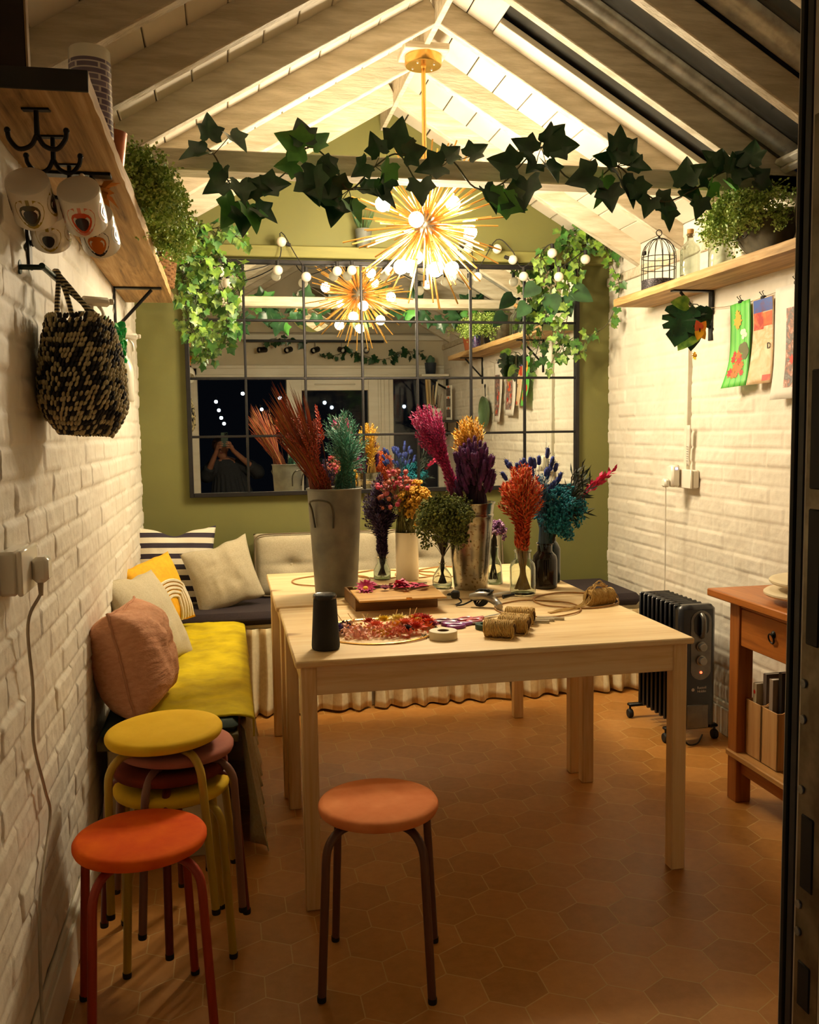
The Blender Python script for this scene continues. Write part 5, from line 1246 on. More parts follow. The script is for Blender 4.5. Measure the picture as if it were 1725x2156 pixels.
bunch('pink and crimson globe flowers in the white cylinder vase', vb, ((.725, 3.83, TZ + .20), .036), at(835, 985, 3.80), (.095, .07), 96, GSTEM, lambda m, p, d, q, i: (m.ball(tuple(p), rnd.uniform(.0065, .0115), 9, 7, rnd.randrange(3)), [m.leaf(p + rv(.006), d + rv(.9), rv(1), .014, .004, 1) for _ in range(10)]), .0011, .03, hm=MC('globe', ('a82c4c', '96233f'), ('8a4a36', 'a0583e'), ('b0545a', 'a04848')), shape=lambda q, a: 1.1 - .4 * q + rnd.uniform(-.4, .05))
bunch('mustard yellow yarrow heads leaning right in the white vase', vb, ((.755, 3.81, TZ + .20), .034), at(882, 1018, 3.77), (.07, .06), 60, GSTEM, cluster(34, .022, .0052, 2, .5), .0011, .03, hm=MC('yarrow', ('b98410', 'cc9a1c'), ('a5720e', 'd3a52c')), shape=lambda q, a: 1.05 - .3 * q + rnd.uniform(-.5, .05))
bunch('olive green sea lavender bunch in the small round bottle', (.838, 3.585, TZ + .008), ((.839, 3.585, TZ + .098), .010), at(940, 1056, 3.42), (.104, .08), 84, DSTEM, cluster(60, .034, .0042, 3, .9, 1), .0011, .024, hm=MC('olive', ('5c6a22', '6f7a2c'), ('48551c', '7c8434'), ('3c4818', '5a6424')), shape=lambda q, a: 1.06 - .22 * q + rnd.uniform(-.35, .06), sag=.01)
b2 = Vector((.945, 3.545, TZ + .02)); rim2 = TZ + .335
bunch('magenta pink amaranth plumes leaning left from the speckled bucket', b2, ((.905, 3.56, rim2), .035), at(897, 885, 3.56), (.066, .06), 84, mat('magenta_stem', '8a2458', '74204a', .7), spike(.24, .012, 74, .019, .3), .0012, .04, hm=MC('magenta', ('b81f6a', 'cf2c7c'), ('96205c', 'a83070')), part='seed_head', name='dried_grass_bunch', shape=lambda q, a: 1.22 * (.72 + .28 * rnd.random()) - .1 * q)
bunch('dark purple bunny tail grass packed in the speckled bucket', b2, ((.965, 3.53, rim2), .052), at(998, 948, 3.52), (.078, .05), 150, mat('aub_stem', '3a1c3c', '2c1630', .7), tail(.058, .0088, 2, 44, 2.5), .0011, .04, hm=MC('aubtail', ('431c4a', '54245c'), ('341638', '6a2c6c'), rough=.9), part='bunny_tail', name='dried_grass_bunch', shape=lambda q, a: .98 - .28 * q * q + rnd.uniform(-.45, .16))
bunch('golden yellow oat stems standing behind the purple tails', b2, ((.975, 3.585, rim2), .04), at(987, 890, 3.60), (.075, .05), 74, STRAW, spike(.17, .012, 46, .026, .26), .0011, .04, hm=MC('oat', ('c9961c', 'd8a82c'), ('b98614', 'e0b848')), part='seed_head', name='dried_grass_bunch', shape=lambda q, a: 1.05 - .2 * q + rnd.uniform(-.3, .12))
bunch('lilac and white small flowers in the narrow carafe', (1.066, 3.63, TZ + .008), ((1.066, 3.63, TZ + .15), .016), at(1053, 1092, 3.62), (.042, .035), 40, DSTEM, cluster(14, .013, .0042, 3, .8), .0011, .026, hm=MC('lilac', ('8a4f86', 'a062a0'), ('d8b8cc', 'c8a0bc'), ('6a3a6c', '7c4a80')), shape=lambda q, a: 1 - .45 * q * q + rnd.uniform(-.2, .05))
bunch('bright burnt orange oat bunch in the clear glass jar', (1.103, 3.36, TZ + .008), ((1.103, 3.36, TZ + .165), .026), at(1097, 992, 3.35), (.09, .075), 130, STRAW, spike(.23, .016, 62, .026, .32), .0017, .040, hm=MC('orange', ('b8401a', 'cf5220'), ('a53216', 'd8602c')), part='seed_head', shape=lambda q, a: 1.04 - .30 * q * q + rnd.uniform(-.22, .05))
j = Vector((1.232, 3.475, TZ + .008)); jn = TZ + .175
bunch('navy blue bunny tails standing tall in the dark jar', j, ((1.225, 3.475, jn), .022), at(1115, 975, 3.50), (.115, .06), 34, mat('blue_stem', '3c4a68', '5a6478', .7), tail(.040, .0105, 2, 24), .0009, .03, hm=MC('navytail', ('24306e', '2f3c86'), ('1c2450', '3a4a9c'), rough=.9), part='bunny_tail', name='dried_grass_bunch', shape=lambda q, a: 1 + rnd.uniform(-.35, .1))
bunch('powder blue wheat bunch at the front of the dark jar', j, ((1.225, 3.46, jn), .024), at(1142, 1005, 3.45), (.05, .04), 50, mat('powder_stem', '4a6478', '5c7688', .7), spike(.13, .010, 40, .018, .24), .0011, .03, hm=MC('powder', ('3c6c8c', '4a7c9c'), ('2c5674', '5a8aa8')), part='seed_head', name='dried_grass_bunch')
bunch('turquoise gypsophila cloud on the right of the dark jar', j, ((1.24, 3.475, jn), .024), at(1196, 1040, 3.46), (.09, .08), 100, mat('turq_stem', '1c5a68', '174a56', .7), cluster(36, .022, .0044, 3, 1.4, 1), .0009, .03, hm=MC('turq', ('0f7a90', '1890a4'), ('0c6478', '22a0b0'), ('0a4c60', '127084')), shape=lambda q, a: 1.05 - .2 * q + rnd.uniform(-.62, .1))
def euc(m, p, d, q, i):
    for k in range(11):
        u = k / 11; c = p - d * .16 * (1 - u); o = rv(1); o.y *= .5; m.leaf(c, d * .7 + o * .8 + Vector((.3, 0, -.2)), rv(1), rnd.uniform(.045, .075), .008, rnd.randrange(2), .12)
bunch('dark eucalyptus sprays arching right over the turquoise bunch', j, ((1.25, 3.48, jn), .022), at(1228, 1020, 3.47), (.075, .07), 20, DSTEM, euc, .0012, .03, hm=MC('eucal', ('16241c', '1e3026'), ('202a20', '2c3a2a')), part='leaf_spray', name='dried_leaf_bunch', shape=lambda q, a: 1.0 + .16 * math.cos(a) + rnd.uniform(-.35, .1))
def pinkleaf(m, p, d, q, i):
    for k in range(9):
        u = k / 9; c = p - d * .11 * (1 - u); m.leaf(c, d + rv(.6), rv(1) + Vector((0, -1, 0)), .034, .014, rnd.randrange(2), .1)
bunch('hot pink leaf sprigs pointing right toward the brick wall', j, ((1.255, 3.48, jn), .01), at(1290, 982, 3.47), (.02, .03), 5, DSTEM, pinkleaf, .0012, .02, hm=MC('hotpink', ('d81c5a', 'c8184e'), ('e8386c', 'b8164a')), part='leaf_spray', name='dried_leaf_bunch', shape=lambda q, a: 1 - .25 * rnd.random())
# ------------------------------------------------------------------ box, wreath, tools on the front table
t = thing('wooden_box', 'open topped wooden cigar box with its lid slid forward', 'box', (.575, 3.315, TZ), .03)
m = MB(); W, D, H = .30, .25, .047
for y in (-D / 2 + .004, D / 2 - .004): m.box((0, y, H / 2), (W, .008, H), .001)
for x in (-W / 2 + .004, W / 2 - .004): m.box((x, 0, H / 2), (.008, D - .016, H), .001)
m.box((0, 0, .003), (W - .016, D - .016, .006), .0005); m.build('box_body', BOXW, t)
m = MB(); m.box((0, 0, 0), (.31, .20, .006), .001); l = m.build('lid', wood('box_lid_wood', '9c6f30', 'c0924a', 'd0a45a', 0, .5, 0, 1.3, .1), t, (.004, -.118, .0535), (.03, 0, 0))
m = MB(); m.box((.02, -.099, .003), (.02, .006, .008), .001); m.build('clasp', BRASS, l)
BX = Matrix.Translation((.575, 3.315, TZ)) @ Matrix.Rotation(.03, 4, 'Z')
def loose_flower(name, label, loc, r, cols, n=20, centre='d8b010', rot=(0, 0, 0), grp='loose flowers on the box lid', rows=2):
    t = thing(name, label, 'flower', loc, rot, grp); m = MB()
    for k in range(n):
        a = 2 * PI * k / n * rows; e = .25 + .5 * (k * rows // n) / rows
        m.leaf((0, 0, .006), (math.cos(a), math.sin(a), e + .1), (0, 0, 1), r * (1 - .2 * (k * rows // n)), r * .42, 0, .1)
    m.build('petal', mat('petal_' + cols, cols, cols, .6), t, fix=False, ang=180)
    m = MB(); m.ball((0, 0, .008), (r * .3, r * .3, r * .22), 8, 5); m.build('flower_centre', mat('ctr_' + centre, centre, centre, .7), t); return t
zl = TZ + .0715
loose_flower('everlasting_daisy', 'magenta everlasting daisy with yellow centre on the box lid', BX @ Vector((-.100, -.055, .061)), .042, 'c01f5c', 26, 'e0b020', (.6, -.1, 0))
loose_flower('everlasting_daisy', 'second magenta daisy, partly behind the first on the lid', BX @ Vector((-.080, -.015, .066)), .036, 'b01c58', 24, 'a01848', (.1, .3, 0))
loose_flower('globe_flower', 'dark crimson globe flower on the box lid right of the daisies', BX @ Vector((-.030, -.06, .060)), .023, '8a1c3c', 30, '701830', (.3, 0, 0), rows=3)
for k, (x, y, a, lb) in enumerate(((.045, -.065, .1, 'hot pink leaf sprig lying across the middle of the box lid'), (.105, -.06, .5, 'hot pink leaf sprig at the right end of the box lid'), (.03, -.02, 2.6, 'hot pink leaf sprig standing up at the back of the box'))):
    t = thing('leaf_sprig', lb, 'leaf', BX @ Vector((x, y, .061)), a, 'loose flowers on the box lid'); m = MB()
    for i in range(9): m.leaf((-.05 + i * .011, 0, .004), (math.cos(i * .4), .8 * (-1) ** i, .5 if k == 2 else .15), (0, 0, 1), rnd.uniform(.042, .066), .022, 0, .1)
    m.build('leaf', mat('pink_leaf', 'c01450', 'd8205c', .5), t, fix=False, ang=180); m = MB(); m.tube([(-.06, 0, .003), (.0, .004, .004), (.09, 0, .003)], .0013, 5); m.build('stem', DSTEM, t)
for k in range(5):
    t = thing('dried_twig', 'thin brown stems laid at the back of the wooden box', 'stem', BX @ Vector((.03 + .015 * k, .04 + .009 * k, .05)), .1 * k - .2, 'loose flowers on the box lid'); m = MB(); m.tube([(-.07, 0, 0), (0, .003, .006), (.075, 0, .002)], .0015, 5); m.build('stalk', DSTEM, t)
loose_flower('yellow_daisy', 'small yellow flower at the back left corner of the wooden box', BX @ Vector((-.122, .04, .047)), .013, '8f8a1c', 14, '6a6a1c', (.2, 0, 0))
loose_flower('yellow_daisy', 'small yellow flower at the back right of the wooden box', BX @ Vector((.10, .07, .05)), .013, 'd8b41c', 14, 'b08a14', (.2, 0, 0))
def hoop(loc, r, label, name='rattan_hoop', rr=.0028, grp='wreath hoops', mtl=None, tilt=(0, 0), sq=1.0):
    t = thing(name, label, 'hoop', loc, (tilt[0], tilt[1], 0), grp); m = MB()
    m.tube([((r + .002 * math.sin(3 * a)) * math.cos(a), sq * r * math.sin(a), rr + .001 * (1 + math.sin(5 * a))) for a in [2 * PI * k / 72 for k in range(72)]], rr, 8, closed=True)
    m.build('ring', mtl or mat('rattan', 'a8793a', '8f6428', .55, scale=40), t); return t
hoop((1.06, 3.06, TZ), .15, 'rattan hoop lying around the row of twine spools')
hoop((1.245, 3.17, TZ), .155, 'rattan hoop under the single twine spool at the right edge')
hoop((.42, 3.87, TZ), .165, 'rattan hoop half hidden behind the zinc bucket', sq=.9)
hoop((.66, 3.98, TZ), .12, 'rattan hoop behind the dark purple bunch')
hoop((.80, 3.93, TZ), .09, 'rattan hoop right of the white cylinder vase')
hoop((.96, 3.97, TZ), .14, 'rattan hoop behind the small round bottle')
t = thing('flower_wreath', 'brass hoop wreath covered with colourful dried flowers on the near table', 'wreath', (.455, 2.845, TZ))
m = MB()
for r_ in (.186, .180): m.tube([(r_ * math.cos(a), r_ * math.sin(a), .003 + .002 * math.sin(2 * a + r_ * 50)) for a in [2 * PI * k / 80 for k in range(80)]], .0022, 8, closed=True)
m.build('hoop_wire', BRASS, t)
WC = [('3c2470', 'spike', .10), ('d84a2c', 'fl', .16), ('e0785c', 'sp', .40), ('d88a1c', 'cl', .10), ('c8402e', 'fl', .13), ('e3c01c', 'fl', .03), ('d8c88a', 'fl', .02), ('c05a70', 'sp', .05)]
def wflower(x, y, kind, c, r):
    r *= 1.3
    m = MB(); nm = {'fl': 'flower_head', 'sp': 'seed_spray', 'cl': 'berry_cluster'}[kind]
    if kind == 'fl':
        for k in range(34): a = k * 2.4; m.leaf((x, y, .014), (math.cos(a), math.sin(a), .15 + k * .06), (0, 0, 1), r * (1.1 - k * .014), r * .55, 0, .12)
    elif kind == 'sp':
        for k in range(90): m.leaf(Vector((x, y, .012)) + Vector((rnd.uniform(-r, r), rnd.uniform(-r, r), rnd.uniform(-.008, .020))), rv(1), rv(1), .013, .011, 0, .1)
    else:
        for k in range(24): m.ball((x + rnd.uniform(-r, r), y + rnd.uniform(-r, r), .01 + rnd.uniform(0, .02)), .0045, 6, 4)
    m.build(nm, mat('wreath_' + c, c, c, .65), t, fix=False, ang=180)
for x, y, k, c, r in ((-.15, .03, 'fl', '38226a', .028), (-.135, -.02, 'fl', '432a7c', .026), (-.11, .01, 'sp', '2c1c54', .02), (-.145, .065, 'fl', 'c8402e', .02), (-.085, -.06, 'sp', 'f2bfae', .026), (-.09, .0, 'sp', 'ecc0a0', .024), (-.05, -.075, 'sp', 'eeaa98', .026), (-.06, -.02, 'cl', 'e0a030', .024), (-.02, .06, 'fl', 'b8361c', .022), (.03, .075, 'fl', 'e6c41a', .024), (-.01, -.015, 'fl', 'ea7a5a', .028), (.0, -.08, 'cl', 'c8881c', .02), (.02, -.06, 'sp', 'f2a890', .03), (.055, -.02, 'fl', 'f0b43c', .026), (.05, -.095, 'sp', 'd86a54', .026), (.075, .06, 'fl', 'e6d27a', .030), (.085, -.01, 'fl', 'ee8468', .03), (.075, -.08, 'fl', '30242c', .022), (.11, -.06, 'fl', 'd8503a', .028), (.115, .03, 'sp', 'e8bc50', .024), (.13, -.02, 'sp', 'ea6a24', .03), (.135, .06, 'fl', 'd8583c', .026), (.16, .04, 'fl', 'b82c28', .028), (.165, .0, 'fl', 'e2582c', .024), (.15, .085, 'fl', 'c8362c', .024), (.172, -.03, 'fl', 'a04468', .018)):
    wflower(x, y, k, c, r)
m = MB()
for k in range(12): x = rnd.uniform(-.1, .12); m.tube([(x, .06, .015), (x + rnd.uniform(-.02, .03), .09 + rnd.uniform(0, .03), .03 + rnd.uniform(.0, .02))], .0014, 5)
m.build('stem_ends', STRAW, t); m = MB()
for k in range(40): a = -.9 + k * .02; m.leaf((.18 * math.cos(a), .18 * math.sin(a), .006), rv(1), rv(1), .014, .006)
m.build('green_sprig', mat('sprig_green', '3a4428', '4a5630', .7), t, fix=False)
t = thing('tape_roll', 'roll of cream floral tape near the front table edge', 'tape', (.632, 2.70, TZ))
m = MB(); m.lathe([(.019, 0), (.042, 0), (.043, .001), (.043, .024), (.042, .025), (.019, .025), (.018, .024), (.018, .001), (.019, 0)], 48, cap=False); m.build('tape_body', mat('cream_tape', 'ded2b2', 'd5c8a6', .6), t)
m = MB(); m.lathe([(.0165, .0005), (.0182, .0005), (.0182, .0245), (.0165, .0245), (.0165, .0005)], 32, cap=False); m.build('cardboard_core', mat('core_card', '7a5c3c', '6c5034', .8), t)
t = thing('tape_roll', 'dark green reel of floral tape beside the twine spools', 'tape', (.795, 2.80, TZ))
m = MB(); m.lathe([(.018, 0), (.034, 0), (.034, .016), (.018, .016), (.018, 0)], 36, cap=False); m.build('tape_body', mat('green_tape', '14402c', '0f3424', .35), t)
def scissors(loc, rz, label, c, z=0):
    t = thing('scissors', label, 'scissors', loc, rz, 'scissors on the table')
    hm = mat('scissor_' + c, c, c, .35); im = mat('scissor_inner', '2a1c24', '201820', .5)
    for s in (-1, 1):
        m = MB(); m.tube([(-.062 + .026 * math.cos(a), s * .021 + .016 * math.sin(a), .0055) for a in [2 * PI * k / 28 for k in range(28)]], .0066, 8, closed=True); m.tube([(-.038, s * .014, .0055), (-.012, s * .004, .0055), (.004, -s * .002, .0055)], [.0055, .006, .004], 8); h = m.build('handle', hm, t)
        m = MB(); m.tube([(-.062 + .0215 * math.cos(a), s * .021 + .0115 * math.sin(a), .0055) for a in [2 * PI * k / 24 for k in range(24)]], .0024, 6, closed=True); m.build('finger_grip', im, h)
        m = MB(); V = [(.0, -s * .005), (.0, s * .005), (.045, s * .003 - s * .004), (.095, -s * .004), (.045, -s * .009)]
        zz = .0045 + (.0015 if s > 0 else 0); m.add([(x, y, zz) for x, y in V] + [(x, y, zz + .0014) for x, y in V], [tuple(range(5)), tuple(range(5, 10))] + [(i, (i + 1) % 5, 5 + (i + 1) % 5, 5 + i) for i in range(5)]); m.build('blade', SHINY, t)
    m = MB(); m.lathe([(0, 0), (.004, 0), (.004, .001), (0, .002)], 12, T(.004, 0, .0072)); m.build('pivot', SHINY, t)
scissors((.825, 2.945, TZ + .0), .55, 'pink handled scissors lying uppermost, nearest the glue gun', 'c8707a')
scissors((.765, 2.865, TZ), .15, 'purple handled scissors nearest the tape roll', '8a3c94')
scissors((.745, 2.93, TZ), .42, 'dark plum handled scissors between the other two pairs', '6a2a4e')
def spool(loc, rz, label, L=.098, R=.026, loose=0):
    t = thing('twine_spool', label, 'spool', loc, rz, 'jute twine spools'); M_ = Matrix.Rotation(PI / 2, 4, 'Y')
    tw = mat('jute_twine', 'b08c4a', 'c8a866', .85, scale=120, bump=.4)
    m = MB(); n = 19; pts = []
    m.lathe([(.012, -L / 2 + .004), (R - .003, -L / 2 + .004), (R - .001, -L / 2 + .01), (R - .001, L / 2 - .01), (R - .003, L / 2 - .004), (.012, L / 2 - .004)], 28, T(0, 0, R) @ M_, cap=False)
    for k in range(n):
        x = -L / 2 + .006 + (L - .012) * k / (n - 1); m.tube([(x + .0015 * math.sin(a * 2 + k), (R) * math.cos(a), R + R * math.sin(a)) for a in [2 * PI * q / 22 for q in range(22)]], .0026, 5, closed=True)
    for k in range(5):
        a0 = rnd.uniform(0, 6); m.tube([(-L / 2 + .01 + (L - .02) * q / 14, (R + .002) * math.cos(a0 + q * .35), R + (R + .002) * math.sin(a0 + q * .35)) for q in range(15)], .0018, 5)
    m.build('wound_twine', tw, t, ang=180)
    m = MB(); m.lathe([(.0125, -L / 2), (.016, -L / 2), (.016, L / 2), (.0125, L / 2), (.0125, -L / 2)], 24, T(0, 0, R) @ M_, cap=False); m.build('card_tube', mat('tube_card', '6a4a2a', '5a3e22', .85), t)
    m = MB(); m.tube(catmull([(L * .3, -R * .5, 2 * R), (L * .5, -R * .9, R * 1.2), (L * .45, -R * 1.5, .004), (L * .1, -R * 1.9, .002), (-L * .2, -R * 1.6, .002)], 5), .0016, 5); m.build('loose_end', tw, t)
    if loose:
        m = MB()
        for k in range(9): m.tube(catmull([(L * .3, .01, 2 * R), (L * .1 + rnd.uniform(-.03, .03), rnd.uniform(-.02, .02), 2 * R + rnd.uniform(.01, .03)), (-L * .3 + rnd.uniform(-.02, .02), rnd.uniform(-.02, .02), 2 * R + .006), (-L * .7, rnd.uniform(-.03, .01), .012), (-L * 1.6, rnd.uniform(-.04, .0), .004), (-L * 2.2, -.03 + rnd.uniform(-.01, .01), .003)], 5), .0014, 5)
        m.build('tangled_strands', tw, t)
spool((.803, 2.676, TZ), -.5, 'jute twine spool nearest the front edge of the table')
spool((.862, 2.722, TZ), -.52, 'jute twine spool second from the front edge of the table')
spool((.888, 2.785, TZ), -.54, 'jute twine spool third from the front edge of the table', R=.023)
spool((.925, 2.85, TZ), -.55, 'jute twine spool farthest back in the row of four')
spool((1.302, 3.085, TZ), .32, 'single jute twine spool with tangled strands by the table edge', .115, .028, 1)
t = thing('glue_gun', 'silver and black glue gun with coiled cable on the table', 'glue gun', (.86, 3.16, TZ), -.5)
m = MB(); m.tube(catmull([(-.02, .0, .035), (.03, 0, .04), (.06, -.0, .03), (.085, -.02, .018), (.10, -.06, .014)], 5), [.012, .014, .016, .017, .017, .017, .017, .017, .016, .016, .015, .015, .014, .014, .013, .013, .013, .013, .012, .012, .012][:21], 14); m.build('body', mat('satin_silver', '9a958a', '85807a', .3, .7), t)
m = MB(); m.tube([(.10, .0, .04), (.135, .03, .045)], [.008, .004], 10); m.build('nozzle', BLACKM, t)
m = MB()
for k in range(5): m.tube([(.02 + .028 * math.cos(a) + .004 * k, .0 + .012 * math.sin(a), .034 + .028 * math.sin(a + .4 * k)) for a in [2 * PI * q / 20 for q in range(20)]], .003, 6, closed=True)
m.tube(catmull([(.0, .0, .03), (-.04, -.02, .01), (-.07, -.01, .006), (-.06, .03, .01), (-.075, .035, .025)], 5), .003, 6); m.build('coiled_cable', RUBBER, t)
m = MB(); m.box((-.085, .04, .034), (.03, .026, .03), .006)
for y in (-.008, .008): m.box((-.106, .04 + y, .034), (.016, .004, .006), .0005)
m.build('plug', RUBBER, t)
t = thing('white_ribbon_roll', 'white folded paper strip with black end lying behind the glue gun', 'paper', (1.00, 3.33, TZ), .5)
m = MB(); m.box((0, 0, .008), (.11, .022, .014), .004); m.build('strip', mat('white_strip', 'd8d0c0', 'cfc6b4', .6), t); m = MB(); m.box((-.052, 0, .016), (.012, .026, .03), .003); m.build('black_end', RUBBER, t)
for k, (x, y, a, lb) in enumerate(((.975, 2.84, -.35, 'clear glue stick nearest the row of spools'), (1.0, 2.86, -.3, 'clear glue stick in the middle of the three'), (1.04, 2.875, -.4, 'clear glue stick farthest right of the spools'))):
    t = thing('glue_stick', lb, 'glue stick', (x, y, TZ), a, 'glue sticks'); m = MB(); m.tube([(-.045, 0, .0055), (.045, 0, .0055)], .0055, 12); m.build('stick', mat('milky_glue', 'd8d2c0', 'd0c8b4', .25, trans=.5), t)
# ------------------------------------------------------------------ festoon string along the mirror top
def festoon():
    t = thing('festoon_string', 'black cable string of unlit white globe bulbs draped along the mirror top', 'string lights', at(800, 530, 4.86))
    o = t.location.copy(); GL = mat('opal_globe', 'e6dccb', 'e0d5c2', .25)
    bl = [(463, 572, 4.74), (480, 597, 4.74), (593, 509, 4.88), (585, 569, 4.85), (645, 583, 4.84), (741, 569, 4.85), (710, 571, 4.86), (820, 571, 4.86), (900, 600, 4.84), (986, 523, 4.86), (953, 583, 4.86), (1006, 583, 4.85), (1047, 524, 4.86), (1080, 547, 4.85), (1103, 582, 4.85), (1163, 533, 4.72), (1233, 546, 4.72), (1177, 583, 4.70)]
    for i, (u, v, y) in enumerate(bl):
        c = at(u, v, y) - o; d = Vector((0, 0, 1)) if i not in (2, 9, 12, 13) else Vector((.8, .0, -.3) if i == 2 else (-.6, 0, .2)).normalized()
        m = MB(); m.ball(tuple(c), .0255, 18, 12); b = m.build('globe_bulb', GL, t)
        m = MB(); m.tube([c + d * .021, c + d * .048], .0095, 12); m.build('socket', RUBBER, b)
    m = MB(); tp = sorted(bl, key=lambda q: q[0]); P = []
    for u, v, y in tp:
        c = at(u, v, y) - o; P.append(c + Vector((0, .01, .05)))
    m.tube(catmull(P, 6), .0028, 6); m.build('cable', RUBBER, t)
festoon()
t = thing('grass_pot', 'faint grey pot of upright grass on the timber plate above the mirror', 'plant', (.74, 4.90, 2.326)); m = MB(); m.lathe([(0, 0), (.035, 0), (.045, .09), (.041, .09), (.033, .006), (0, .006)], 28); m.build('pot_body', mat('grey_pot', '5e625c', '52564f', .6), t)
m = MB()
for k in range(60): a = rnd.uniform(0, 6.28); m.leaf((.02 * math.cos(a), .02 * math.sin(a), .08), (math.cos(a) * .4, math.sin(a) * .4, 1), rv(1), rnd.uniform(.08, .15), .005, 0, .05)
m.build('grass_blade', mat('grass_green', '3c5a34', '4a6a3c', .6), t, fix=False, ang=180)
# ------------------------------------------------------------------ front end of the room, seen in the wall mirror
t = thing('track_light', 'black ceiling track with five small spotlights over the door, seen in the mirror', 'light', (.86, 1.0, 2.205))
m = MB(); m.box((0, 0, .014), (1.32, .035, .022), .003); m.build('track', BLACKM, t)
for k, x in enumerate((-.50, -.255, .0, .25, .49)):
    m = MB(); m.tube([(x, 0, .004), (x, 0, -.05)], .004, 8); a = m.build('spot_stem', SHINY, t)
    d = Vector(((-.8, .55, -.1), (-.5, .8, -.2), (-.6, .7, -.25), (.3, .8, -.2), (-.2, .9, -.2))[k]).normalized(); M_ = rotz(d); M_.translation = (x, 0, -.068)
    m = MB(); m.lathe([(0, -.045), (.024, -.045), (.027, -.04), (.027, .045), (.024, .045), (.022, .02), (0, .02)], 24, M_); m.build('spot_head', BLACKM, a)
    m = MB(); m.lathe([(0, .021), (.021, .021), (.012, .034), (0, .036)], 20, M_); m.build('spot_lens', mat('spot_lens', 'c9c4b8', 'bdb8ac', .15), a)
t = thing('round_mirror', 'round thin rimmed mirror on the gable above the door, seen in the mirror', 'mirror', (.845, YF + .008, 2.53))
R90 = Matrix.Rotation(-PI / 2, 4, 'X')
m = MB(); m.lathe([(0, 0), (.215, 0), (.215, .006), (0, .006)], 64, R90); m.build('mirror_disc', MIRROR, t)
m = MB(); m.tube([(.218 * math.cos(a), .004, .218 * math.sin(a)) for a in [2 * PI * k / 72 for k in range(72)]], .006, 8, closed=True); m.build('rim', mat('pale_rim', 'c9c2b0', 'b9b2a0', .4), t)
ivy_thing('trailing_ivy', 'thin ivy strand along the plaster over the door, seen in the mirror', 'plant', [([(.95, .97, 2.06), (1.2, .96, 2.12), (1.5, .95, 2.05), (1.75, .96, 2.13), (1.95, .97, 2.08)], 40, .06, .05), ([(.4, .98, 2.23), (.6, .97, 2.24), (.8, .98, 2.22)], 14, .06, .04)], [LEAFD, LEAFD], face=(0, 1, .3))
def shelf_small(x0, x1, y0, y1, z, m_, label):
    t = thing('wall_shelf', label, 'shelf', ((x0 + x1) / 2, (y0 + y1) / 2, z)); m = MB(); m.box((0, 0, -.012), (x1 - x0, y1 - y0, .024), .003); m.build('board', m_, t)
    for y in ((y0 - y1) / 2 + .05, (y1 - y0) / 2 - .05):
        m = MB(); m.box(((x1 - x0) / 2 - .004, y, -.09), (.008, .02, .13), .001); m.tube([((x1 - x0) / 2 - .01, y, -.14), ((x0 - x1) / 2 + .06, y, -.026)], .006, 8); m.build('bracket', BLACKM, t)
    return t
shelf_small(1.78, 2.132, 1.0, 1.50, 1.455, mat('dark_stained_board', '2b221c', '221b16', .6), 'dark low shelf in the corner by the door, seen in the mirror')
def patt():
    q = NT('diamond_pattern'); v = q.coord('Object', (38, 38, 38), (0, PI / 4, 0)); c = q.n('ShaderNodeTexChecker'); c.inputs['Scale'].default_value = 1.6; q.l(v, c.inputs[0]); c.inputs[1].default_value = lin('d8d2c4'); c.inputs[2].default_value = lin('20242c'); q.color(c.outputs[0]); q.b.inputs['Roughness'].default_value = .3; return q.m
t = pot('patterned_pot', 'black and white patterned pot holding rolled papers, seen in the mirror', (1.95, 1.12, 1.4555), .055, .07, .15, patt())
for k, (dx, dy, h, r, c) in enumerate(((.0, -.02, .40, .022, 'c9b48a'), (-.03, .02, .38, .016, 'b89a66'), (.03, .02, .36, .014, 'd2c4a4'), (.02, -.01, .33, .010, '8f7a58'))):
    t = thing('paper_roll', 'rolled sheet of brown paper standing in the patterned pot', 'paper roll', (1.95 + dx * .6, 1.12 + dy * .6, 1.4645), (0, 0, 0), 'rolled papers in the patterned pot'); m = MB(); m.tube([(0, 0, 0), (dx * 1.2, dy * 2.5, h)], r * .8, 16); m.build('roll', mat('roll_' + c, c, c, .7), t)
t = pot('brush_pot', 'cream pot full of brushes beside the patterned pot, seen in the mirror', (1.97, 1.29, 1.4555), .045, .055, .11, WHITEC); sticks(t, 9, .035, .24, .01, '7a5a3a')
t = thing('photo_stand', 'white strip frame with three small dark photos, seen in the mirror', 'frame', (2.06, 1.42, 1.4555), -.25)
m = MB(); m.box((0, 0, .16), (.012, .10, .32), .002); m.build('frame', WHITEP, t)
for z in (.06, .16, .26):
    m = MB(); m.box((-.007, 0, z), (.003, .08, .075), .0005); m.build('photo', art_mat('dark_photo_%d' % int(z * 100), ['2a2a2c', '5a4a40', '77706a'], 40), t); m = MB(); m.box((-.008, 0, z + .047), (.006, .02, .018), .002); m.build('orange_clip', mat('orange_clip', 'd8561c', 'd8561c', .4), t)
shelf_small(1.86, 2.132, .99, 1.14, 1.90, WHITEP, 'small white shelf high in the corner over the door, seen in the mirror')
t = pot('navy_pot', 'navy pot with a cactus on the small white corner shelf', (1.965, 1.065, 1.9005), .048, .058, .11, mat('navy_glaze', '1c2a3a', '172230', .3))
tp = thing('cactus', 'rounded green cactus growing in the navy pot', 'plant', (1.965, 1.065, 1.915)); m = MB()
m.ball((0, 0, .11), (.032, .03, .06), 16, 10); m.ball((.03, 0, .12), (.014, .012, .03), 10, 8); m.build('cactus_body', mat('cactus_green', '3c5a44', '4a6a50', .6, bump=.3, bscale=60), tp)
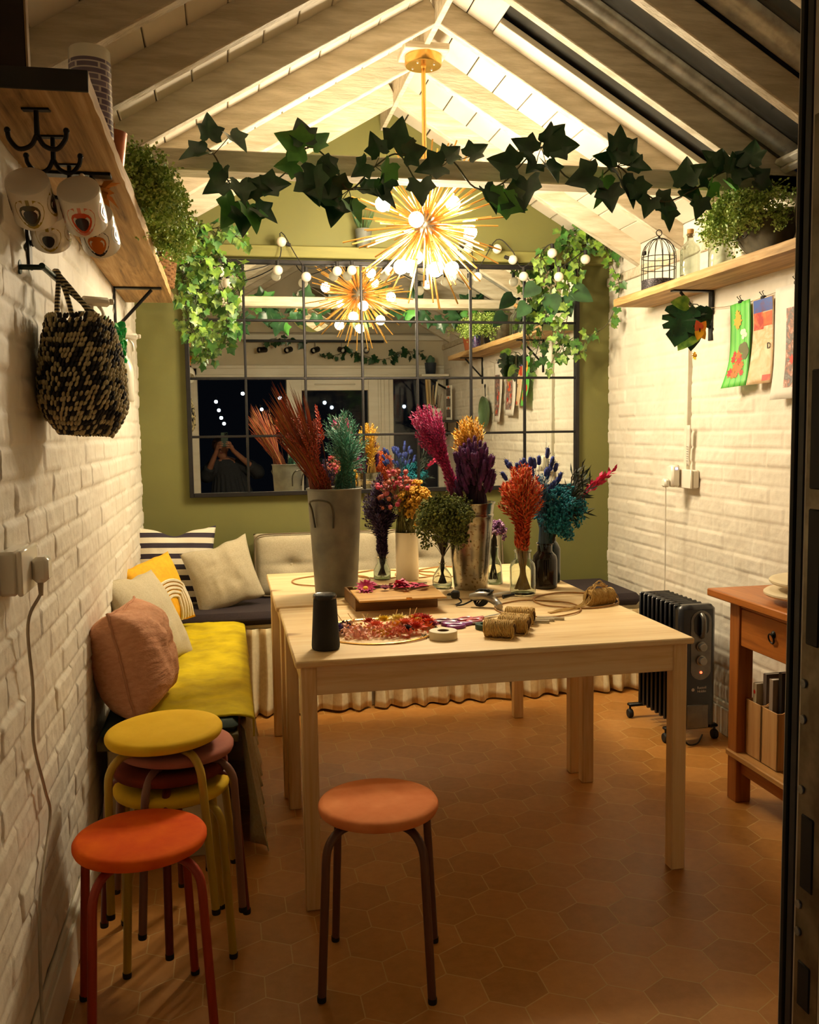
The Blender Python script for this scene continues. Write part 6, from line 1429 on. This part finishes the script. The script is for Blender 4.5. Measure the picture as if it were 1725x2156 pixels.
for k, (u, v, Y) in enumerate(((455, 846, 12.2), (461, 864, 12.4), (466, 880, 12.0), (472, 892, 12.3), (511, 829, 11.6), (589, 838, 11.9), (551, 862, 12.6), (683, 848, 11.8), (698, 858, 12.3), (776, 828, 12.0), (850, 856, 12.2))):
    p = at(u, v, Y); p.y = 2 * YB - p.y
    t = thing('outdoor_bulb', 'small cold white bulb of the garden lights outside the dark door', 'light', p, 0, 'garden string light bulbs')
    m = MB(); m.ball((0, 0, 0), .022, 12, 8); m.build('globe', emit('cold_bulb', (.75, .86, 1.0), 9) if 'cold_bulb' not in MATS else MATS['cold_bulb'], t)
    m = MB(); m.tube([(0, 0, .018), (0, 0, .06)], .01, 8); m.build('cap', RUBBER, t)
# ------------------------------------------------------------------ the person taking the photograph
def person():
    GZ = -.18
    root = thing('person', 'person in a dark grey gathered dress standing in the doorway holding up a phone', 'person', (0, 0, GZ))
    V = []; E_ = []; Rr = []
    def v(p, r, par=None):
        V.append((p[0], p[1], p[2] - GZ)); Rr.append(r if isinstance(r, tuple) else (r, r)); 
        if par is not None: E_.append((par, len(V) - 1))
        return len(V) - 1
    pel = v((.05, -.40, .66), (.14, .105)); wst = v((.04, -.40, .80), (.125, .095), pel); ch = v((.02, -.385, .95), (.14, .10), wst); sh = v((0, -.375, 1.03), (.09, .07), ch)
    nk = v((-.03, -.355, 1.085), .05, sh); jw = v((-.055, -.325, 1.14), (.052, .06), nk); hd = v((-.06, -.325, 1.21), (.070, .082), jw); tp = v((-.06, -.335, 1.275), (.066, .078), hd); v((-.06, -.34, 1.315), .035, tp)
    ns = v((-.058, -.242, 1.19), .012, hd); v((-.058, -.232, 1.175), .009, ns)
    for s in (-1, 1): v((-.06 + s * .075, -.335, 1.19), (.009, .018), hd)
    def hand(par, w_, palm, dirs, s):
        pm = v(palm, (.026, .016), par)
        for k, (d, L) in enumerate(dirs):
            b = Vector(palm) + Vector(d[0]); p1 = v(b, .0095, pm); p2 = v(b + Vector(d[1]) * L * .5, .0088, p1); v(b + Vector(d[1]) * L * .5 + Vector(d[2]) * L * .5, .0078, p2)
    for s in (-1, 1):
        shd = v((s * .15 + .0, -.385, 1.015), .058, sh)
        el = v((.33, -.30, .93) if s > 0 else (-.22, -.30, .90), .041, shd)
        wr = v((.068, -.085, 1.175) if s > 0 else (-.105, -.085, 1.165), .025, el)
        px = .035 if s > 0 else -.075
        palm = (px + s * .012, -.055, 1.215)
        F4 = [((-s * .004, .018, .045 - k * .019), (-s * .55, .55, .18), (-s * 1.0, -.05, .05)) for k in range(4)]
        hand(wr, None, palm, list(zip([(a, b, c) for a, b, c in F4], (.066, .072, .068, .054))) + [(((-s * .012, -.012, .03), (-s * .75, -.35, .5), (-s * .9, -.1, .3)), .055)], s)
    for s in (-1, 1):
        hp = v((.05 + s * .085, -.40, .60), .085, pel); kn = v((.05 + s * .09, -.385, .26), .058, hp); an = v((.05 + s * .09, -.40, -.10), .036, kn); ft = v((.05 + s * .095, -.34, -.150), (.034, .026), an); v((.05 + s * .10, -.24, -.160), (.034, .018), ft)
    me = bpy.data.meshes.new('body'); me.from_pydata(V, E_, []); o = bpy.data.objects.new('body', me); COL.objects.link(o); o.parent = root
    md = o.modifiers.new('skin', 'SKIN'); md.use_smooth_shade = True
    for i, d in enumerate(me.skin_vertices[0].data): d.radius = Rr[i]; d.use_root = (i == 0)
    sb = o.modifiers.new('sub', 'SUBSURF'); sb.levels = 2; sb.render_levels = 2
    me.materials.append(mat('skin_tone', 'b98468', 'ad785c', .5, scale=12, spec=.3))
    # hair, eyes, mouth
    m = MB()
    def hf(u, v_):
        a = 2 * PI * u; b = v_ * 2.05; x = .088 * math.sin(b) * math.cos(a); y = .10 * math.sin(b) * math.sin(a); z = .098 * math.cos(b)
        if y > .02 and z < .045: z = .045 + (z - .045) * .12; y = min(y, .075)
        return (-.06 + x, -.338 + y, 1.232 + z - GZ)
    m.grid(32, 14, hf, 0, None, True); m.build('hair', mat('brown_hair', '3a2416', '4a2e1c', .55, scale=60, stretch=(1, 1, .2), bump=.4), root, ang=180, solid=.01)
    for s in (-1, 1): m = MB(); m.ball((-.06 + s * .03, -.250, 1.212 - GZ), (.011, .006, .007), 10, 6); m.build('eye', mat('eye_dark', '2a1c16', 'd8d0c4', .2, scale=90), root)
    m = MB(); m.ball((-.058, -.250, 1.148 - GZ), (.022, .008, .007), 10, 6); m.build('mouth', mat('lips', '9a5148', '8f4a42', .45), root)
    CL = mat('charcoal_dress', '2f3033', '3a3b3e', .85, scale=120, bump=.2)
    rings = [(1.075, .065, .06, -.005, -.36), (1.05, .12, .085, 0, -.37), (1.0, .172, .115, .01, -.38), (.93, .178, .13, .02, -.385), (.86, .18, .14, .03, -.39), (.72, .215, .175, .045, -.395), (.5, .26, .215, .05, -.395), (.22, .31, .26, .05, -.395), (.16, .315, .265, .05, -.395)]
    m = MB()
    def df(u, v_):
        q = v_ * (len(rings) - 1); i = min(int(q), len(rings) - 2); f = q - i; A_, B_ = rings[i], rings[i + 1]; z, rx, ry, x, y = [A_[k] + (B_[k] - A_[k]) * f for k in range(5)]
        a = 2 * PI * u; pl = 1 + .05 * math.sin(a * 22) * max(0, min(1, (.93 - z) / .1)) + .03 * sn(a * 2, z * 5, 3)
        return (x + rx * pl * math.cos(a), y + ry * pl * math.sin(a), z - GZ)
    m.grid(132, 40, df, 0, None, True); m.build('dress', CL, root, ang=180, solid=.004)
    for s in (-1, 1):
        el = Vector((.33, -.30, .93) if s > 0 else (-.22, -.30, .90)); shd = Vector((s * .10, -.382, 1.025)); wr = Vector((.068, -.085, 1.175) if s > 0 else (-.105, -.085, 1.165))
        P = catmull([shd, shd.lerp(el, .5) + Vector((0, 0, .015)), el, el.lerp(wr, .35)], 6); P = [p - Vector((0, 0, GZ)) for p in P]
        m = MB(); m.tube(P, [.078 + .018 * math.sin(PI * k / (len(P) - 1)) - .024 * k / (len(P) - 1) + .004 * math.sin(k * 1.9) for k in range(len(P))], 22); m.build('sleeve', CL, root, ang=180)
    ph = thing('mobile_phone', 'dark green phone held up in both hands, seen in the mirror', 'phone', (-.018, -.018, 1.292), 0)
    m = MB(); m.box((0, 0, 0), (.074, .009, .150), .004); m.build('phone_body', mat('dark_green_phone', '4a5e4e', '425446', .25, .1), ph)
    m = MB(); m.box((.016, .0048, .052), (.034, .0022, .036), .001); cbm = m.build('camera_bump', mat('camera_bump', '1c241f', '1c241f', .15, .3), ph)
    for x, z in ((.008, .061), (.008, .043), (.024, .052)):
        m = MB(); m.lathe([(0, 0), (.0065, 0), (.0065, .0018), (0, .0012)], 18, T(x, .0058, z) @ Matrix.Rotation(-PI / 2, 4, 'X')); m.build('lens', BLACKM, cbm)
    m = MB(); m.box((0, -.0048, 0), (.068, .001, .142), .0004); m.build('screen', emit('phone_screen', (.8, .75, .6), .6), ph)
person()
